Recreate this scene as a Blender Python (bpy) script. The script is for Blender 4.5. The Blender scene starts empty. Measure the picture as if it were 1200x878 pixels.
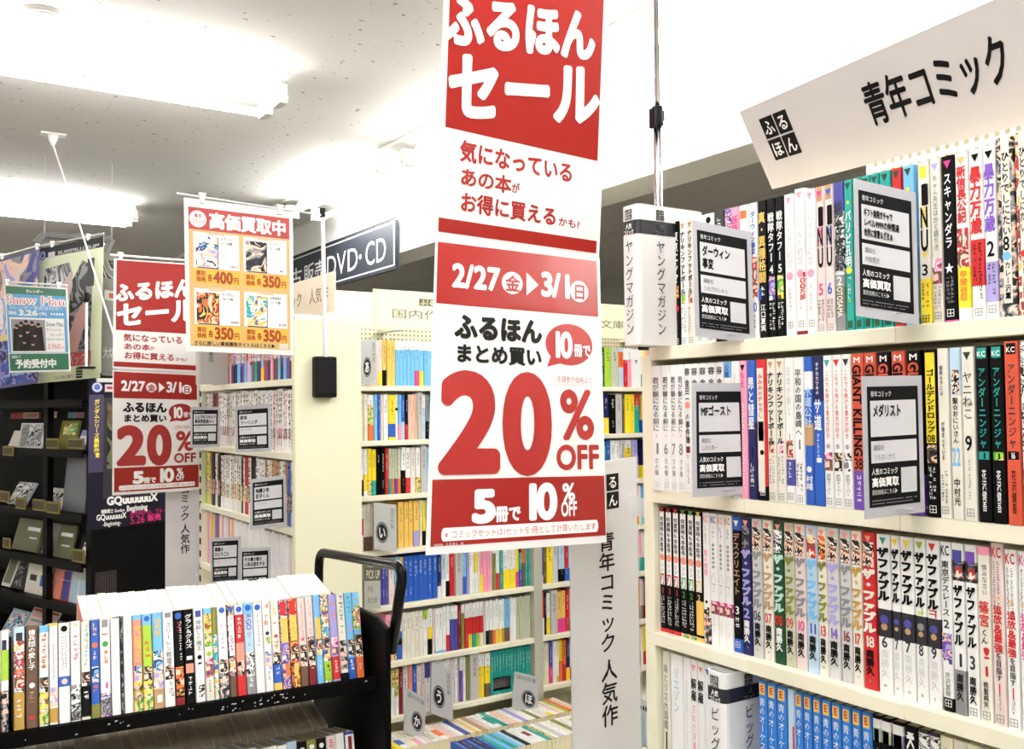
import bpy, math, random
from mathutils import Vector, Matrix
SC = bpy.context.scene
COL = SC.collection
PI = math.pi

# ------------------------------------------------------------------ camera, world, exposure
F_PX, YAW, PITCH, ROLL, EYE = 1119.78, .580267, .0344664, -.00968728, 1.5
FWD = Vector((math.sin(YAW)*math.cos(PITCH), math.cos(YAW)*math.cos(PITCH), math.sin(PITCH)))
_r = Vector((math.cos(YAW), -math.sin(YAW), 0)); _u = _r.cross(FWD)
RGT = _r*math.cos(ROLL) + _u*math.sin(ROLL)
UPV = _u*math.cos(ROLL) - _r*math.sin(ROLL)
CAM = Vector((0, 0, EYE))
cd = bpy.data.cameras.new('camera'); co = bpy.data.objects.new('camera', cd); COL.objects.link(co)
cd.sensor_fit = 'HORIZONTAL'; cd.sensor_width = 36; cd.lens = 36*F_PX/1200
cd.clip_start = .02; cd.clip_end = 60
m = Matrix((RGT, UPV, -FWD)).transposed().to_4x4(); m.translation = CAM
co.matrix_world = m
SC.camera = co
SC.view_settings.view_transform = 'Standard'; SC.view_settings.look = 'None'
SC.view_settings.gamma = 1; SC.view_settings.use_curve_mapping = False
SC.view_settings.exposure = 0.74
TUBE = 30.0            # strength of the fluorescent tubes
w = bpy.data.worlds.new('world'); SC.world = w; w.use_nodes = True
w.node_tree.nodes['Background'].inputs[0].default_value = (.9, .95, 1, 1)
w.node_tree.nodes['Background'].inputs[1].default_value = .4
SC.cycles.max_bounces = 8; SC.cycles.diffuse_bounces = 5
SC.cycles.use_denoising = True

def ray(px, py): return FWD + RGT*((px-600)/F_PX) - UPV*((py-439)/F_PX)
def at(px, py, ax, v):                        # the point of an axis plane seen at a measured pixel
    d = ray(px, py); return CAM + d*((v-CAM[ax])/d[ax])
def on(px, py, p0, n):                        # the same for any plane
    d = ray(px, py); return CAM + d*((p0-CAM).dot(n)/d.dot(n))
def proj(p):
    q = p-CAM; z = q.dot(FWD); return 600+F_PX*q.dot(RGT)/z, 439-F_PX*q.dot(UPV)/z

# ------------------------------------------------------------------ colours and materials
PAL = dict(white=(246,246,246), offwhite=(236,231,220), cream=(240,234,205), black=(7,7,9), azure=(48,124,212), navy=(22,28,88), blue=(40,92,190),
  sky=(120,190,238), teal=(28,158,148), green=(70,160,60), darkgreen=(20,72,44), lime=(165,205,60), yellow=(248,222,50), gold=(240,198,100),
  orange=(236,112,48), red=(204,36,40), darkred=(128,18,30), pink=(248,160,190), magenta=(222,60,140), purple=(112,72,172), lilac=(172,162,222),
  grey=(140,140,144), lightgrey=(208,208,210), brown=(104,78,60), tan=(190,150,108), olive=(134,134,60), peach=(246,206,186), ochre=(192,152,70),
  charcoal=(38,38,46), rosy=(232,214,212), mint=(190,226,214), khaki=(110,112,82), indigo=(72,72,160), brick=(214,84,58), salmon=(240,150,130),
  sage=(196,200,176), paleblue=(186,212,236), violet=(130,90,200), salered=(160,38,38), inkred=(190,44,34), page=(238,226,190), pagewhite=(250,246,232))
def lin(c):
    c = c/255; return c/12.92 if c <= .04045 else ((c+.055)/1.055)**2.4
def rgb(c):
    if isinstance(c, str): c = PAL[c]
    return tuple(lin(x) for x in c)
_M = {}
def mat(c, rough=.45, metal=0, spec=.5):
    key = (c, rough, metal, spec)
    if key in _M: return _M[key]
    m = bpy.data.materials.new(f'{c if isinstance(c,str) else "tone"}_finish'); m.use_nodes = True
    b = m.node_tree.nodes['Principled BSDF']
    b.inputs['Base Color'].default_value = (*rgb(c), 1)
    b.inputs['Roughness'].default_value = rough; b.inputs['Metallic'].default_value = metal
    b.inputs['Specular IOR Level'].default_value = spec if sum(rgb(c)) > .06 else min(spec, .18)
    _M[key] = m; return m
def paper(c, tr=.3, rough=.35, trc=None):     # thin sheet that lets some light through
    key = ('paper', c, tr, rough, trc)
    if key in _M: return _M[key]
    m = mat((c if isinstance(c, tuple) else PAL[c]), rough+.0001).copy(); _M[key] = m; m.name = 'printed_paper'
    nt = m.node_tree; b = nt.nodes['Principled BSDF']; out = nt.nodes['Material Output']
    t = nt.nodes.new('ShaderNodeBsdfTranslucent'); t.inputs[0].default_value = (*rgb(trc or c), 1)
    mx = nt.nodes.new('ShaderNodeMixShader'); mx.inputs[0].default_value = tr
    nt.links.new(b.outputs[0], mx.inputs[1]); nt.links.new(t.outputs[0], mx.inputs[2]); nt.links.new(mx.outputs[0], out.inputs[0])
    return m
def clear(c=(235,240,245), alpha=.35):        # clear plastic sleeve
    key = ('clear', c, alpha)
    if key in _M: return _M[key]
    m = mat(c, .08).copy(); _M[key] = m; m.name = 'clear_plastic'
    m.node_tree.nodes['Principled BSDF'].inputs['Alpha'].default_value = alpha
    return m
def emit(c, s):
    key = ('emit', c, s)
    if key in _M: return _M[key]
    m = bpy.data.materials.new('glowing_tube'); m.use_nodes = True
    b = m.node_tree.nodes['Principled BSDF']
    b.inputs['Emission Color'].default_value = (*rgb(c), 1); b.inputs['Emission Strength'].default_value = s
    _M[key] = m; return m
def art(name, cols, scale=75, dist=.9):      # abstract printed picture: blotches of the picture's colours
    key = ('art', name)
    if key in _M: return _M[key]
    m = bpy.data.materials.new('printed_picture'); m.use_nodes = True; nt = m.node_tree
    b = nt.nodes['Principled BSDF']; b.inputs['Roughness'].default_value = .4
    tc = nt.nodes.new('ShaderNodeTexCoord'); n = nt.nodes.new('ShaderNodeTexNoise')
    n.inputs['Scale'].default_value = scale; n.inputs['Detail'].default_value = 2; n.inputs['Distortion'].default_value = dist
    r = nt.nodes.new('ShaderNodeValToRGB'); r.color_ramp.interpolation = 'CONSTANT'
    e = r.color_ramp.elements; e[0].position = 0; e[0].color = (*rgb(cols[0]), 1); e[1].position = .36; e[1].color = (*rgb(cols[1]), 1)
    k = len(cols)
    for i in range(2, k):
        x = e.new(.36+.3*(i-1)/(k-1)); x.color = (*rgb(cols[i]), 1)
    nt.links.new(tc.outputs['Object'], n.inputs['Vector']); nt.links.new(n.outputs['Fac'], r.inputs[0]); nt.links.new(r.outputs[0], b.inputs['Base Color'])
    _M[key] = m; return m
def speckled(c, dots, scale, lo, rough=.9):   # acoustic ceiling board with pits
    m = bpy.data.materials.new('speckled_board'); m.use_nodes = True; nt = m.node_tree
    b = nt.nodes['Principled BSDF']; b.inputs['Roughness'].default_value = rough
    tc = nt.nodes.new('ShaderNodeTexCoord'); v = nt.nodes.new('ShaderNodeTexNoise'); v.inputs['Scale'].default_value = scale; v.inputs['Detail'].default_value = 2
    r = nt.nodes.new('ShaderNodeValToRGB'); e = r.color_ramp.elements
    e[0].position = lo; e[0].color = (*rgb(dots), 1); e[1].position = lo+.015; e[1].color = (*rgb(c), 1)
    nt.links.new(tc.outputs['Object'], v.inputs['Vector']); nt.links.new(v.outputs['Fac'], r.inputs[0]); nt.links.new(r.outputs[0], b.inputs['Base Color'])
    return m
ARTS = {'warm':('peach','brown','red','offwhite','gold'), 'cool':('sky','navy','white','peach','lilac'), 'dark':('black','charcoal','grey','peach','black'),
  'green':('lime','green','peach','yellow','brown'), 'pinky':('pink','white','magenta','brown','peach'), 'violet':('lilac','purple','peach','indigo','white'),
  'mono':('white','lightgrey','black','white','grey'), 'blaze':('red','gold','black','orange','peach'), 'sea':('sky','teal','white','gold','blue'),
  'hair':('black','brown','peach','black','offwhite'), 'soot':('black','black','charcoal','grey','black')}
def artm(n): return art(n, ARTS[n])
def artbig(n, sc=26): return art(n+'_large', ARTS[n], sc, 1.2)

# ------------------------------------------------------------------ glyphs
_G = {}; _fc = bpy.data.curves.new('type', 'FONT'); _fo = bpy.data.objects.new('type', _fc); COL.objects.link(_fo)
def glyph(ch, bold=0, res=2):
    key = (ch, bold, res)
    if key in _G: return _G[key]
    _fc.body = ch; _fc.resolution_u = res
    ev = _fo.evaluated_get(bpy.context.evaluated_depsgraph_get()); me = ev.to_mesh()
    vs = [(v.co.x, v.co.y, 0) for v in me.vertices]; fs = [tuple(p.vertices) for p in me.polygons]
    ev.to_mesh_clear()
    if ord(ch) > 0x2000: adv = 1.0; vs = [(x, y+.12, 0) for x, y, _ in vs]
    else:
        xs = [q[0] for q in vs] or [0, .25]; adv = max(xs)+.05; vs = [(x, y+.1, 0) for x, y, _ in vs]
    if bold > .004:                                           # heavier stroke: the outline stamped around a small circle
        n = 24 if bold > .04 else 8 if bold > .024 else 4; k = len(vs); V = list(vs); F_ = list(fs)
        for i in range(n):
            dx, dy = bold*math.cos(2*PI*i/n), bold*math.sin(2*PI*i/n)
            F_ += [tuple(a+len(V) for a in f) for f in fs]; V += [(x+dx, y+dy, i+1) for x, y, _ in vs]
        vs, fs = V, F_
    _G[key] = (vs, fs, adv); return _G[key]

# ------------------------------------------------------------------ mesh collector
class MB:
    def __init__(s): s.v = []; s.f = []; s.mi = []; s.ms = []
    def m(s, mt):
        if isinstance(mt, (str, tuple)): mt = mat(mt)
        if mt not in s.ms: s.ms.append(mt)
        return s.ms.index(mt)
    def add(s, vs, fs, mt):
        k = len(s.v); i = s.m(mt); s.v += [tuple(p) for p in vs]
        for f in fs: s.f.append(tuple(k+a for a in f)); s.mi.append(i)
    def quad(s, a, b, c, d, mt): s.add((a, b, c, d), ((0, 1, 2, 3),), mt)
    def box(s, x0, x1, y0, y1, z0, z1, mt, M=None):
        vs = [Vector((x, y, z)) for x in (x0, x1) for y in (y0, y1) for z in (z0, z1)]
        if M is not None: vs = [M @ v for v in vs]
        s.add(vs, ((0,1,3,2), (4,6,7,5), (0,4,5,1), (2,3,7,6), (0,2,6,4), (1,5,7,3)), mt)
    def tube(s, pts, r, mt, n=10, caps=True):
        pts = [Vector(p) for p in pts]; rings = []
        for i, p in enumerate(pts):
            d = (pts[min(i+1, len(pts)-1)]-pts[max(i-1, 0)]).normalized()
            a = d.orthogonal().normalized() if i == 0 else (a-d*a.dot(d)).normalized()
            b = d.cross(a); rr = r[i] if isinstance(r, (list, tuple)) else r
            rings.append([p+a*(rr*math.cos(2*PI*k/n))+b*(rr*math.sin(2*PI*k/n)) for k in range(n)])
        vs = [q for R_ in rings for q in R_]
        fs = [(i*n+k, i*n+(k+1) % n, (i+1)*n+(k+1) % n, (i+1)*n+k) for i in range(len(pts)-1) for k in range(n)]
        if caps: fs += [tuple(range(n-1, -1, -1)), tuple((len(pts)-1)*n+k for k in range(n))]
        s.add(vs, fs, mt)
    def prism(s, poly, z0, z1, mt, M=None):   # polygon in x,y raised in z
        n = len(poly); vs = [Vector((x, y, z)) for z in (z0, z1) for x, y in poly]
        if M is not None: vs = [M @ v for v in vs]
        s.add(vs, [tuple(range(n-1, -1, -1)), tuple(range(n, 2*n))]+[(k, (k+1) % n, n+(k+1) % n, n+k) for k in range(n)], mt)
    def build(s, name, parent=None, M=None, smooth=False, bevel=0):
        me = bpy.data.meshes.new(name); me.from_pydata(s.v, [], s.f)
        for x in s.ms: me.materials.append(x)
        me.polygons.foreach_set('material_index', s.mi)
        if smooth: me.polygons.foreach_set('use_smooth', [True]*len(s.f))
        me.update()
        o = bpy.data.objects.new(name, me); COL.objects.link(o)
        if M is not None: o.matrix_world = M
        if parent is not None: o.parent = parent
        if bevel:
            bm = o.modifiers.new('soft_edges', 'BEVEL'); bm.width = bevel; bm.segments = 2; bm.limit_method = 'ANGLE'
        return o
def tag(o, label=None, cat=None, group=None, kind=None):
    if label: o['label'] = label
    if cat: o['category'] = cat
    if group: o['group'] = group
    if kind: o['kind'] = kind
    return o
def empty(name, loc=(0, 0, 0), M=None):
    o = bpy.data.objects.new(name, None); COL.objects.link(o); o.empty_display_size = .05
    if M is not None: o.matrix_world = M
    else: o.location = loc
    return o
def rounded(pts, r, k=5):                     # round the corners of an open path
    pts = [Vector(p) for p in pts]; out = [pts[0]]
    for i in range(1, len(pts)-1):
        a = (pts[i-1]-pts[i]).normalized(); b = (pts[i+1]-pts[i]).normalized()
        p0 = pts[i]+a*r; p1 = pts[i]+b*r
        for j in range(k+1):
            t = j/k; out.append(p0*(1-t)**2+pts[i]*2*t*(1-t)+p1*t*t)
    return out+[pts[-1]]
def textbox(mb, s, fn, mt, bold=0, vertical=False, rot=False, res=2, gap=0, nrm=Vector((0, -1, 0)), step=1.5e-5):
    """lay a string into the unit box (0..1, 0..1 downwards) and map it with fn(u, v)"""
    F3 = lambda u, v, k: Vector(fn(u, v))+nrm*(k*step)
    if vertical:
        n = len(s)
        for i, ch in enumerate(s):
            if ch in ' 　': continue
            lt = ord(ch) < 0x2000; vs, fs, ad = glyph(ch, bold, 3 if lt else res); q = []
            for x, y, k in vs:
                if lt and ch != '-': x = x/(ad-.05)*.9+.05; y = (y-.08)/.78
                if ch in 'ー～—-': x, y = y, 1-x
                q.append(F3(x, (i+1-y)/n, k))
            mb.add(q, fs, mt)
        return
    tot = 0; items = []
    for ch in s:
        if ch == ' ': tot += .3; continue
        g = glyph(ch, bold, max(res, 3) if ord(ch) < 0x2000 else res); items.append((g, tot)); tot += g[2]+gap
    lat = all(ord(c) < 0x2000 for c in s)
    h0, h1 = (.08, .82) if lat else (0, 1)
    for (vs, fs, _), x0 in items:
        if rot: q = [F3((y-h0)/(h1-h0), (x0+x)/tot, k) for x, y, k in vs]
        else: q = [F3((x0+x)/tot, 1-(y-h0)/(h1-h0), k) for x, y, k in vs]
        mb.add(q, fs, mt)

# ------------------------------------------------------------------ printed sheets, signs and posters
class Sheet:
    def __init__(s, name, TL, TR, BL, BR, body, label, cat, group=None, thick=.0012, edge=None):
        s.c = [Vector(p) for p in (TL, TR, BL, BR)]
        s.n = (s.c[2]-s.c[0]).cross(s.c[1]-s.c[0]).normalized(); s.name = name; s.mb = MB(); s.lv = 0
        b = MB(); bm = body if not isinstance(body, (str, tuple)) else paper(body)
        N = 12; g = lambda i, j, k: (i*(N+1)+j)*2+k; vs = []; fs = []
        for i in range(N+1):
            for j in range(N+1):
                p = s.pt(j/N, i/N, 0); vs += [p, p-s.n*thick]
        for i in range(N):
            for j in range(N): fs += [(g(i,j,0), g(i+1,j,0), g(i+1,j+1,0), g(i,j+1,0)), (g(i,j,1), g(i,j+1,1), g(i+1,j+1,1), g(i+1,j,1))]
            fs += [(g(i,0,0), g(i,0,1), g(i+1,0,1), g(i+1,0,0)), (g(i,N,0), g(i+1,N,0), g(i+1,N,1), g(i,N,1)), (g(0,i,0), g(0,i+1,0), g(0,i+1,1), g(0,i,1)), (g(N,i,0), g(N,i,1), g(N,i+1,1), g(N,i+1,0))]
        b.add(vs, fs, bm)
        o = sum(s.c, Vector())/4; s.o = o
        s.root = b.build(name); s.root.data.transform(Matrix.Translation(-o)); s.root.location = o
        tag(s.root, label, cat, group)
    def pt(s, u, v, off=0):
        a, b, c, d = s.c
        return a*((1-u)*(1-v))+b*(u*(1-v))+c*((1-u)*v)+d*(u*v)+s.n*off
    def uv(s, px, py):
        u = v = .5
        for _ in range(12):
            x, y = proj(s.pt(u, v)); e = 1e-3
            xu, yu = proj(s.pt(u+e, v)); xv, yv = proj(s.pt(u, v+e))
            a, b, c, d = (xu-x)/e, (xv-x)/e, (yu-y)/e, (yv-y)/e; D = a*d-b*c
            du = ((px-x)*d-b*(py-y))/D; dv = (a*(py-y)-c*(px-x))/D
            u += max(-.5, min(.5, du)); v += max(-.5, min(.5, dv))
        return u, v
    def _lift(s, lv): return .0005*lv
    def rect(s, u0, v0, u1, v1, c, lv=1):
        k = s._lift(lv); n = max(1, min(10, int(abs(v1-v0)*12))); m_ = max(1, min(10, int(abs(u1-u0)*12)))
        P = [s.pt(u0+(u1-u0)*j/m_, v0+(v1-v0)*i/n, k) for i in range(n+1) for j in range(m_+1)]
        s.mb.add(P, [(i*(m_+1)+j, (i+1)*(m_+1)+j, (i+1)*(m_+1)+j+1, i*(m_+1)+j+1) for i in range(n) for j in range(m_)], c)
    def ell(s, u, v, ru, rv, c, lv=2, n=28, ring=0):
        k = s._lift(lv); P = [s.pt(u+ru*math.cos(2*PI*i/n), v+rv*math.sin(2*PI*i/n), k) for i in range(n)]
        if not ring: s.mb.add(P, (tuple(range(n)),), c)
        else:
            Q = [s.pt(u+ru*(1-ring)*math.cos(2*PI*i/n), v+rv*(1-ring)*math.sin(2*PI*i/n), k) for i in range(n)]
            s.mb.add(P+Q, [(i, (i+1) % n, n+(i+1) % n, n+i) for i in range(n)], c)
    def poly(s, pts, c, lv=2): s.mb.add([s.pt(u, v, s._lift(lv)) for u, v in pts], (tuple(range(len(pts))),), c)
    def text(s, t, u0, v0, u1, v1, c, bold=.015, lv=3, vertical=False, res=2, rot=False):
        k = s._lift(lv); textbox(s.mb, t, lambda x, y: s.pt(u0+(u1-u0)*x, v0+(v1-v0)*y, k), mat(c) if isinstance(c, (str, tuple)) else c, bold, vertical, rot, res, nrm=s.n, step=2.5e-5)
    def textq(s, t, q, c, bold=.015, lv=3, res=2):            # text in a slanted box: its four corners
        k = s._lift(lv); a, b, d, e = [Vector(x) for x in q]
        def f(x, y):
            p = (a*(1-x)+b*x)*(1-y)+(d*(1-x)+e*x)*y; return s.pt(p.x, p.y, k)
        textbox(s.mb, t, f, c, bold, res=res, nrm=s.n, step=2.5e-5)
    def marks(s, u0, v0, u1, v1, c, n, rnd, lv=3):            # print too small to read
        k = s._lift(lv); w_ = (u1-u0)/n
        for i in range(n):
            if rnd.random() < .12: continue
            a = u0+w_*i; s.mb.quad(s.pt(a, v0, k), s.pt(a, v1, k), s.pt(a+w_*.6, v1, k), s.pt(a+w_*.6, v0, k), c)
    # the same, but given by the corners measured in the photograph
    def rectp(s, a, b, c, lv=1): s.rect(*s.uv(*a), *s.uv(*b), c, lv)
    def textp(s, t, a, b, c, **k): s.text(t, *s.uv(*a), *s.uv(*b), c, **k)
    def flush(s, part):
        o = s.mb.build(part, s.root); o.data.transform(Matrix.Translation(-s.o)); s.mb = MB()
    def done(s, part='printed_lettering'):
        o = s.mb.build(part, s.root); o.data.transform(Matrix.Translation(-s.o)); return s.root

# ------------------------------------------------------------------ books
RND = random.Random(7)
def spine_items(mb, t, h, items, rnd):
    lv = [0]
    for it in items:
        k = it[0]
        if k == 'b':                                          # a band that wraps the spine
            v0, v1, c = it[1:4]; z1, z0 = h*(1-v0), h*(1-v1); e = .00012; r = min(.002, t*.25)
            mt = artm(it[3]) if c in ARTS else mat(c)
            P = [(-e, .008), (-e, r), (r*.3-e*.7, r*.3-e*.7), (r, -e), (t-r, -e), (t-r*.3+e*.7, r*.3-e*.7), (t+e, r), (t+e, .008)]
            vs = [(x, y, z) for z in (z0, z1) for x, y in P]
            mb.add(vs, [(i, i+1, 9+i, 8+i) for i in range(7)], mt)
        elif k == 'r':                                        # a flat patch: v0, v1, colour, x0, x1
            v0, v1, c, a, b = it[1:6]; y = -.00025
            mt = artm(c) if c in ARTS else mat(c)
            mb.quad((a*t, y, h*(1-v1)), (b*t, y, h*(1-v1)), (b*t, y, h*(1-v0)), (a*t, y, h*(1-v0)), mt)
        elif k in ('t', 'l'):                                 # text downwards, or sideways latin
            s, v0, v1, c = it[1:5]; wf = it[5] if len(it) > 5 else .78; xo = it[6] if len(it) > 6 else .5; bo = it[7] if len(it) > 7 else .02
            x0 = t*(xo-wf/2); W = t*wf; y = -.0005
            textbox(mb, s, lambda u, v: (x0+W*u, y, h*(1-(v0+(v1-v0)*v))), mat(c), bo, vertical=(k == 't'), rot=(k == 'l'), res=1)
        elif k == 'h':                                        # upright short text (number): v0, v1
            s, v0, v1, c = it[1:5]; wf = it[5] if len(it) > 5 else .7; y = -.0005; x0 = t*(.5-wf/2)
            textbox(mb, s, lambda u, v: (x0+t*wf*u, y, h*(1-(v0+(v1-v0)*v))), mat(c), .02, res=1)
        elif k == 'k':                                        # imprint triangle near the top
            z = h*(1-(it[2] if len(it) > 2 else .02)); y = -.0004; q = min(.0085, t*.8)
            mb.add([(t/2-q/2, y, z), (t/2, y, z-q), (t/2+q/2, y, z)], ((0, 1, 2),), mat(it[1]))
        elif k == 'q':                                        # small framed mark near the bottom
            v, c = it[1:3]; q = min(.008, t*.62); x0 = t/2-q/2; z0 = h*(1-v)-q; y = -.0004; e = q*.09; mt = mat(c)
            for a in ((x0, x0+q, z0, z0+e), (x0, x0+q, z0+q-e, z0+q), (x0, x0+e, z0, z0+q), (x0+q-e, x0+q, z0, z0+q), (x0+q*.45, x0+q*.53, z0, z0+q), (x0, x0+q, z0+q*.42, z0+q*.5)):
                mb.quad((a[0], y, a[2]), (a[1], y, a[2]), (a[1], y, a[3]), (a[0], y, a[3]), mt)
        elif k == 'd':                                        # round dot: v, colour, size
            v, c = it[1:3]; q = t*(it[3] if len(it) > 3 else .7)/2; y = -.00042; z = h*(1-v)
            mb.add([(t/2+q*math.cos(i*PI/8), y, z+q*math.sin(i*PI/8)) for i in range(16)], (tuple(range(16)),), mat(c))
        elif k == 'm':                                        # rows of print too small to read
            v0, v1, c = it[1:4]; wf = it[4] if len(it) > 4 else .4; xo = it[5] if len(it) > 5 else .5; y = -.00045; mt = mat(c)
            z = h*(1-v0); ze = h*(1-v1); s_ = t*wf
            while z-s_ > ze:
                if rnd.random() < .9:
                    a = t*xo-s_/2; q = s_*rnd.uniform(.7, .88); e = s_*.13
                    for _ in range(rnd.choice((2, 3, 3, 4))):
                        if rnd.random() < .6:
                            zz = z-rnd.uniform(0, q-e); x0 = a+rnd.uniform(0, .25)*s_; x1 = a+rnd.uniform(.6, 1)*s_
                            mb.quad((x0, y, zz-e), (x1, y, zz-e), (x1, y, zz), (x0, y, zz), mt)
                        else:
                            x0 = a+rnd.uniform(.05, .8)*s_; mb.quad((x0, y, z-q), (x0+e*1.1, y, z-q), (x0+e*1.1, y, z), (x0, y, z), mt)
                z -= s_
def make_book(name, t, h, d, base, items, M, pages='page', rnd=RND, rough=.35, detail=True):
    mb = MB(); mt = artm(base) if base in ARTS else mat(base, rough); r = min(.002, t*.25); e = .0006
    P = [(0, d), (0, r), (r*.3, r*.3), (r, 0), (t-r, 0), (t-r*.3, r*.3), (t, r), (t, d)]
    Q = [(e, d), (e, r+e), (t-e, r+e), (t-e, d)]
    n = 8; vs = [(x, y, z) for z in (0, h) for x, y in P]+[(x, y, z) for z in (0, h) for x, y in Q]
    fs = [(i, i+1, n+i+1, n+i) for i in range(7)]
    fs += [(17, 16, 20, 21), (18, 17, 21, 22), (19, 18, 22, 23), (0, 8, 20, 16), (7, 19, 23, 15)]
    for o_, q_ in ((0, 16), (8, 20)):
        L = [(o_, o_+1, q_+1, q_), (o_+1, o_+2, o_+3, q_+1), (o_+3, o_+4, q_+2, q_+1), (o_+4, o_+5, o_+6, q_+2), (o_+6, o_+7, q_+3, q_+2)]
        fs += [f[::-1] for f in L] if o_ else L
    mb.add(vs, fs, mt)
    spine_items(mb, t, h, items, rnd)
    o = mb.build(name, M=M)
    if detail:
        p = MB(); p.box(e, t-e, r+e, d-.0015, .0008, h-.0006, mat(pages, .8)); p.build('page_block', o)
    return o

ORD = ['first', 'second', 'third', 'fourth', 'fifth', 'sixth', 'seventh', 'eighth', 'ninth', 'tenth', 'eleventh', 'twelfth', 'thirteenth', 'fourteenth', 'fifteenth',
       'sixteenth', 'seventeenth', 'eighteenth', 'nineteenth', 'twentieth']+['twenty-'+x for x in ('first', 'second', 'third', 'fourth', 'fifth', 'sixth', 'seventh', 'eighth', 'ninth')]+\
      ['thirtieth']+['thirty-'+x for x in ('first', 'second', 'third', 'fourth', 'fifth', 'sixth', 'seventh', 'eighth', 'ninth')]+['fortieth']+['forty-'+x for x in ('first', 'second', 'third', 'fourth', 'fifth')]
LABELS = {}
def label_row(entries, place, group, cat='book'):             # entries: (object, look) from left to right
    cnt = {}
    for o, look in entries: cnt[look] = cnt.get(look, 0)+1
    seen = {}
    for o, look in entries:
        seen[look] = seen.get(look, 0)+1
        if cnt[look] == 1: lb = f'{look} on the {place}'
        else: lb = f'{ORD[seen[look]-1]} {look} from the left on the {place}'
        if len(lb.split()) > 16: lb = lb.replace(' from the left on the ', ' from left, ')
        assert lb not in LABELS, lb
        LABELS[lb] = 1
        assert 4 <= len(lb.split()) <= 16, (len(lb.split()), lb)
        tag(o, lb, cat, group)

# ================================================================== the room
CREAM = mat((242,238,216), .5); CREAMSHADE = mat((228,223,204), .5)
def structure(o): o['kind'] = 'structure'; return o
CZ = 2.70
b = MB(); b.box(-4.2, 6.2, -3.2, 9.2, -.05, 0, mat((176,170,158), .35)); structure(b.build('floor'))
b = MB(); b.box(-4.2, 6.2, -3.2, 9.2, CZ, CZ+.06, speckled((208,206,202), (140,135,126), 34, .285)); structure(b.build('ceiling'))
WALLM = mat((222,220,212), .8)
for nm, a in (('wall_left', (-4.26,-4.2,-3.2,9.2)), ('wall_right', (6.2,6.26,-3.2,9.2)), ('wall_front', (-4.2,6.2,-3.26,-3.2)), ('wall_back', (-4.2,6.2,9.2,9.26))):
    b = MB(); b.box(*a, 0, CZ, WALLM); structure(b.build(nm))
XA = at(509, 141, 2, CZ).x; XB = at(704, 104, 2, CZ).x; ZC = at(704, 223, 0, XB).z
b = MB(); b.box(XA-.012, XA+.012, -3.2, 9.2, CZ-.008, CZ, mat((240,238,230), .4)); structure(b.build('trim_1'))        # ceiling joint strip
b = MB(); b.box(XB, XB+.2, -3.2, 9.2, ZC, CZ, mat((240,240,236), .6)); structure(b.build('trim_2', bevel=.004))        # dropped white beam
b = MB(); b.box(XB-.006, XB, -3.2, 9.2, CZ-.012, CZ, mat((215,214,208), .5)); structure(b.build('trim_3'))
for x in (2.98, 4.2):
    b = MB(); b.box(x-.006, x+.006, -3.2, 9.2, CZ-.006, CZ, mat((196,192,182), .6)); structure(b.build(f'trim_{4 if x < 3 else 5}'))

# ------------------------------------------------------------------ fluorescent lamps
GLOW = emit((255,253,250), TUBE); LAMPW = mat((240,240,236), .4)
def lamp(x, y, along, label, L=1.24):
    """twin tube batten; (x, y) its middle, along 'x' or 'y'"""
    root = empty('fluorescent_lamp', (x, y, CZ)); root.rotation_euler.z = 0 if along == 'x' else PI/2
    tag(root, label, 'ceiling lamp', 'twin tube ceiling lamps')
    h = MB(); H = L/2
    h.prism([(-.03, 0), (-.05, -.03), (-.05, -.042), (.05, -.042), (.05, -.03), (.03, 0)], -H, H, LAMPW, Matrix(((0,0,1,0), (1,0,0,0), (0,1,0,0), (0,0,0,1))))
    h.build('housing', root)
    for s in (-1, 1):
        t = MB(); t.tube([(-H+.03, s*.098, -.092), (H-.03, s*.098, -.092)], .0145, GLOW, 12); t.build('tube', root, smooth=False)
        for e in (-1, 1):
            q = MB(); q.box(e*(H-.02)-.014, e*(H-.02)+.014, min(s*.04, s*.115), max(s*.04, s*.115), -.111, -.042, LAMPW)
            q.tube([(e*(H-.02)-.016, s*.098, -.092), (e*(H-.02)+.016, s*.098, -.092)], .02, LAMPW, 12); q.build('end_socket', root)
f1 = at(342, 105, 2, CZ-.075)
lamp(1.19-.62, 3.36, 'x', 'large twin tube ceiling lamp at upper left of the picture')
lamp(1.21-.62, 5.87, 'x', 'smaller twin tube ceiling lamp further back at left')
lamp(1.10-.62, .82, 'x', 'twin tube ceiling lamp overhead before the right bookcase')
for i, y in enumerate((.82, 3.36, 5.87)):  # unseen lamps added to light the spines from the camera side
    lamp(-1.75, y, 'x', ('added unseen twin tube lamp at left nearest the camera', 'added unseen twin tube lamp at left in the middle row', 'added unseen twin tube lamp at left in the far row')[i])
lamp(XA+.1, 4.6, 'y', 'twin tube ceiling lamp above the blue hanging aisle sign')
lamp(XA+.13, 3.2, 'y', 'twin tube ceiling lamp behind the big sale banner')
lamp(XA+.13, 1.93, 'y', 'added twin tube ceiling lamp between the big sale banner and the white beam')  # added to whiten the ceiling and beam right of the banner
lamp(XA+.13, .6, 'y', 'added unseen twin tube ceiling lamp beside the white beam above the right bookcase')  # out of view, added to brighten the near beam and perforated panel
lamp(.5, -1.6, 'x', 'added unseen twin tube ceiling lamp behind the camera')  # unseen fill lamp, added for the dim lower shelves
lamp(-.35, .1, 'x', 'added unseen twin tube ceiling lamp straight above the camera')  # added out of view to lift the lower shelves
lamp(-1.75, -1.6, 'x', 'added unseen twin tube ceiling lamp behind the camera at left')  # another unseen lamp added as fill from the left

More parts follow.
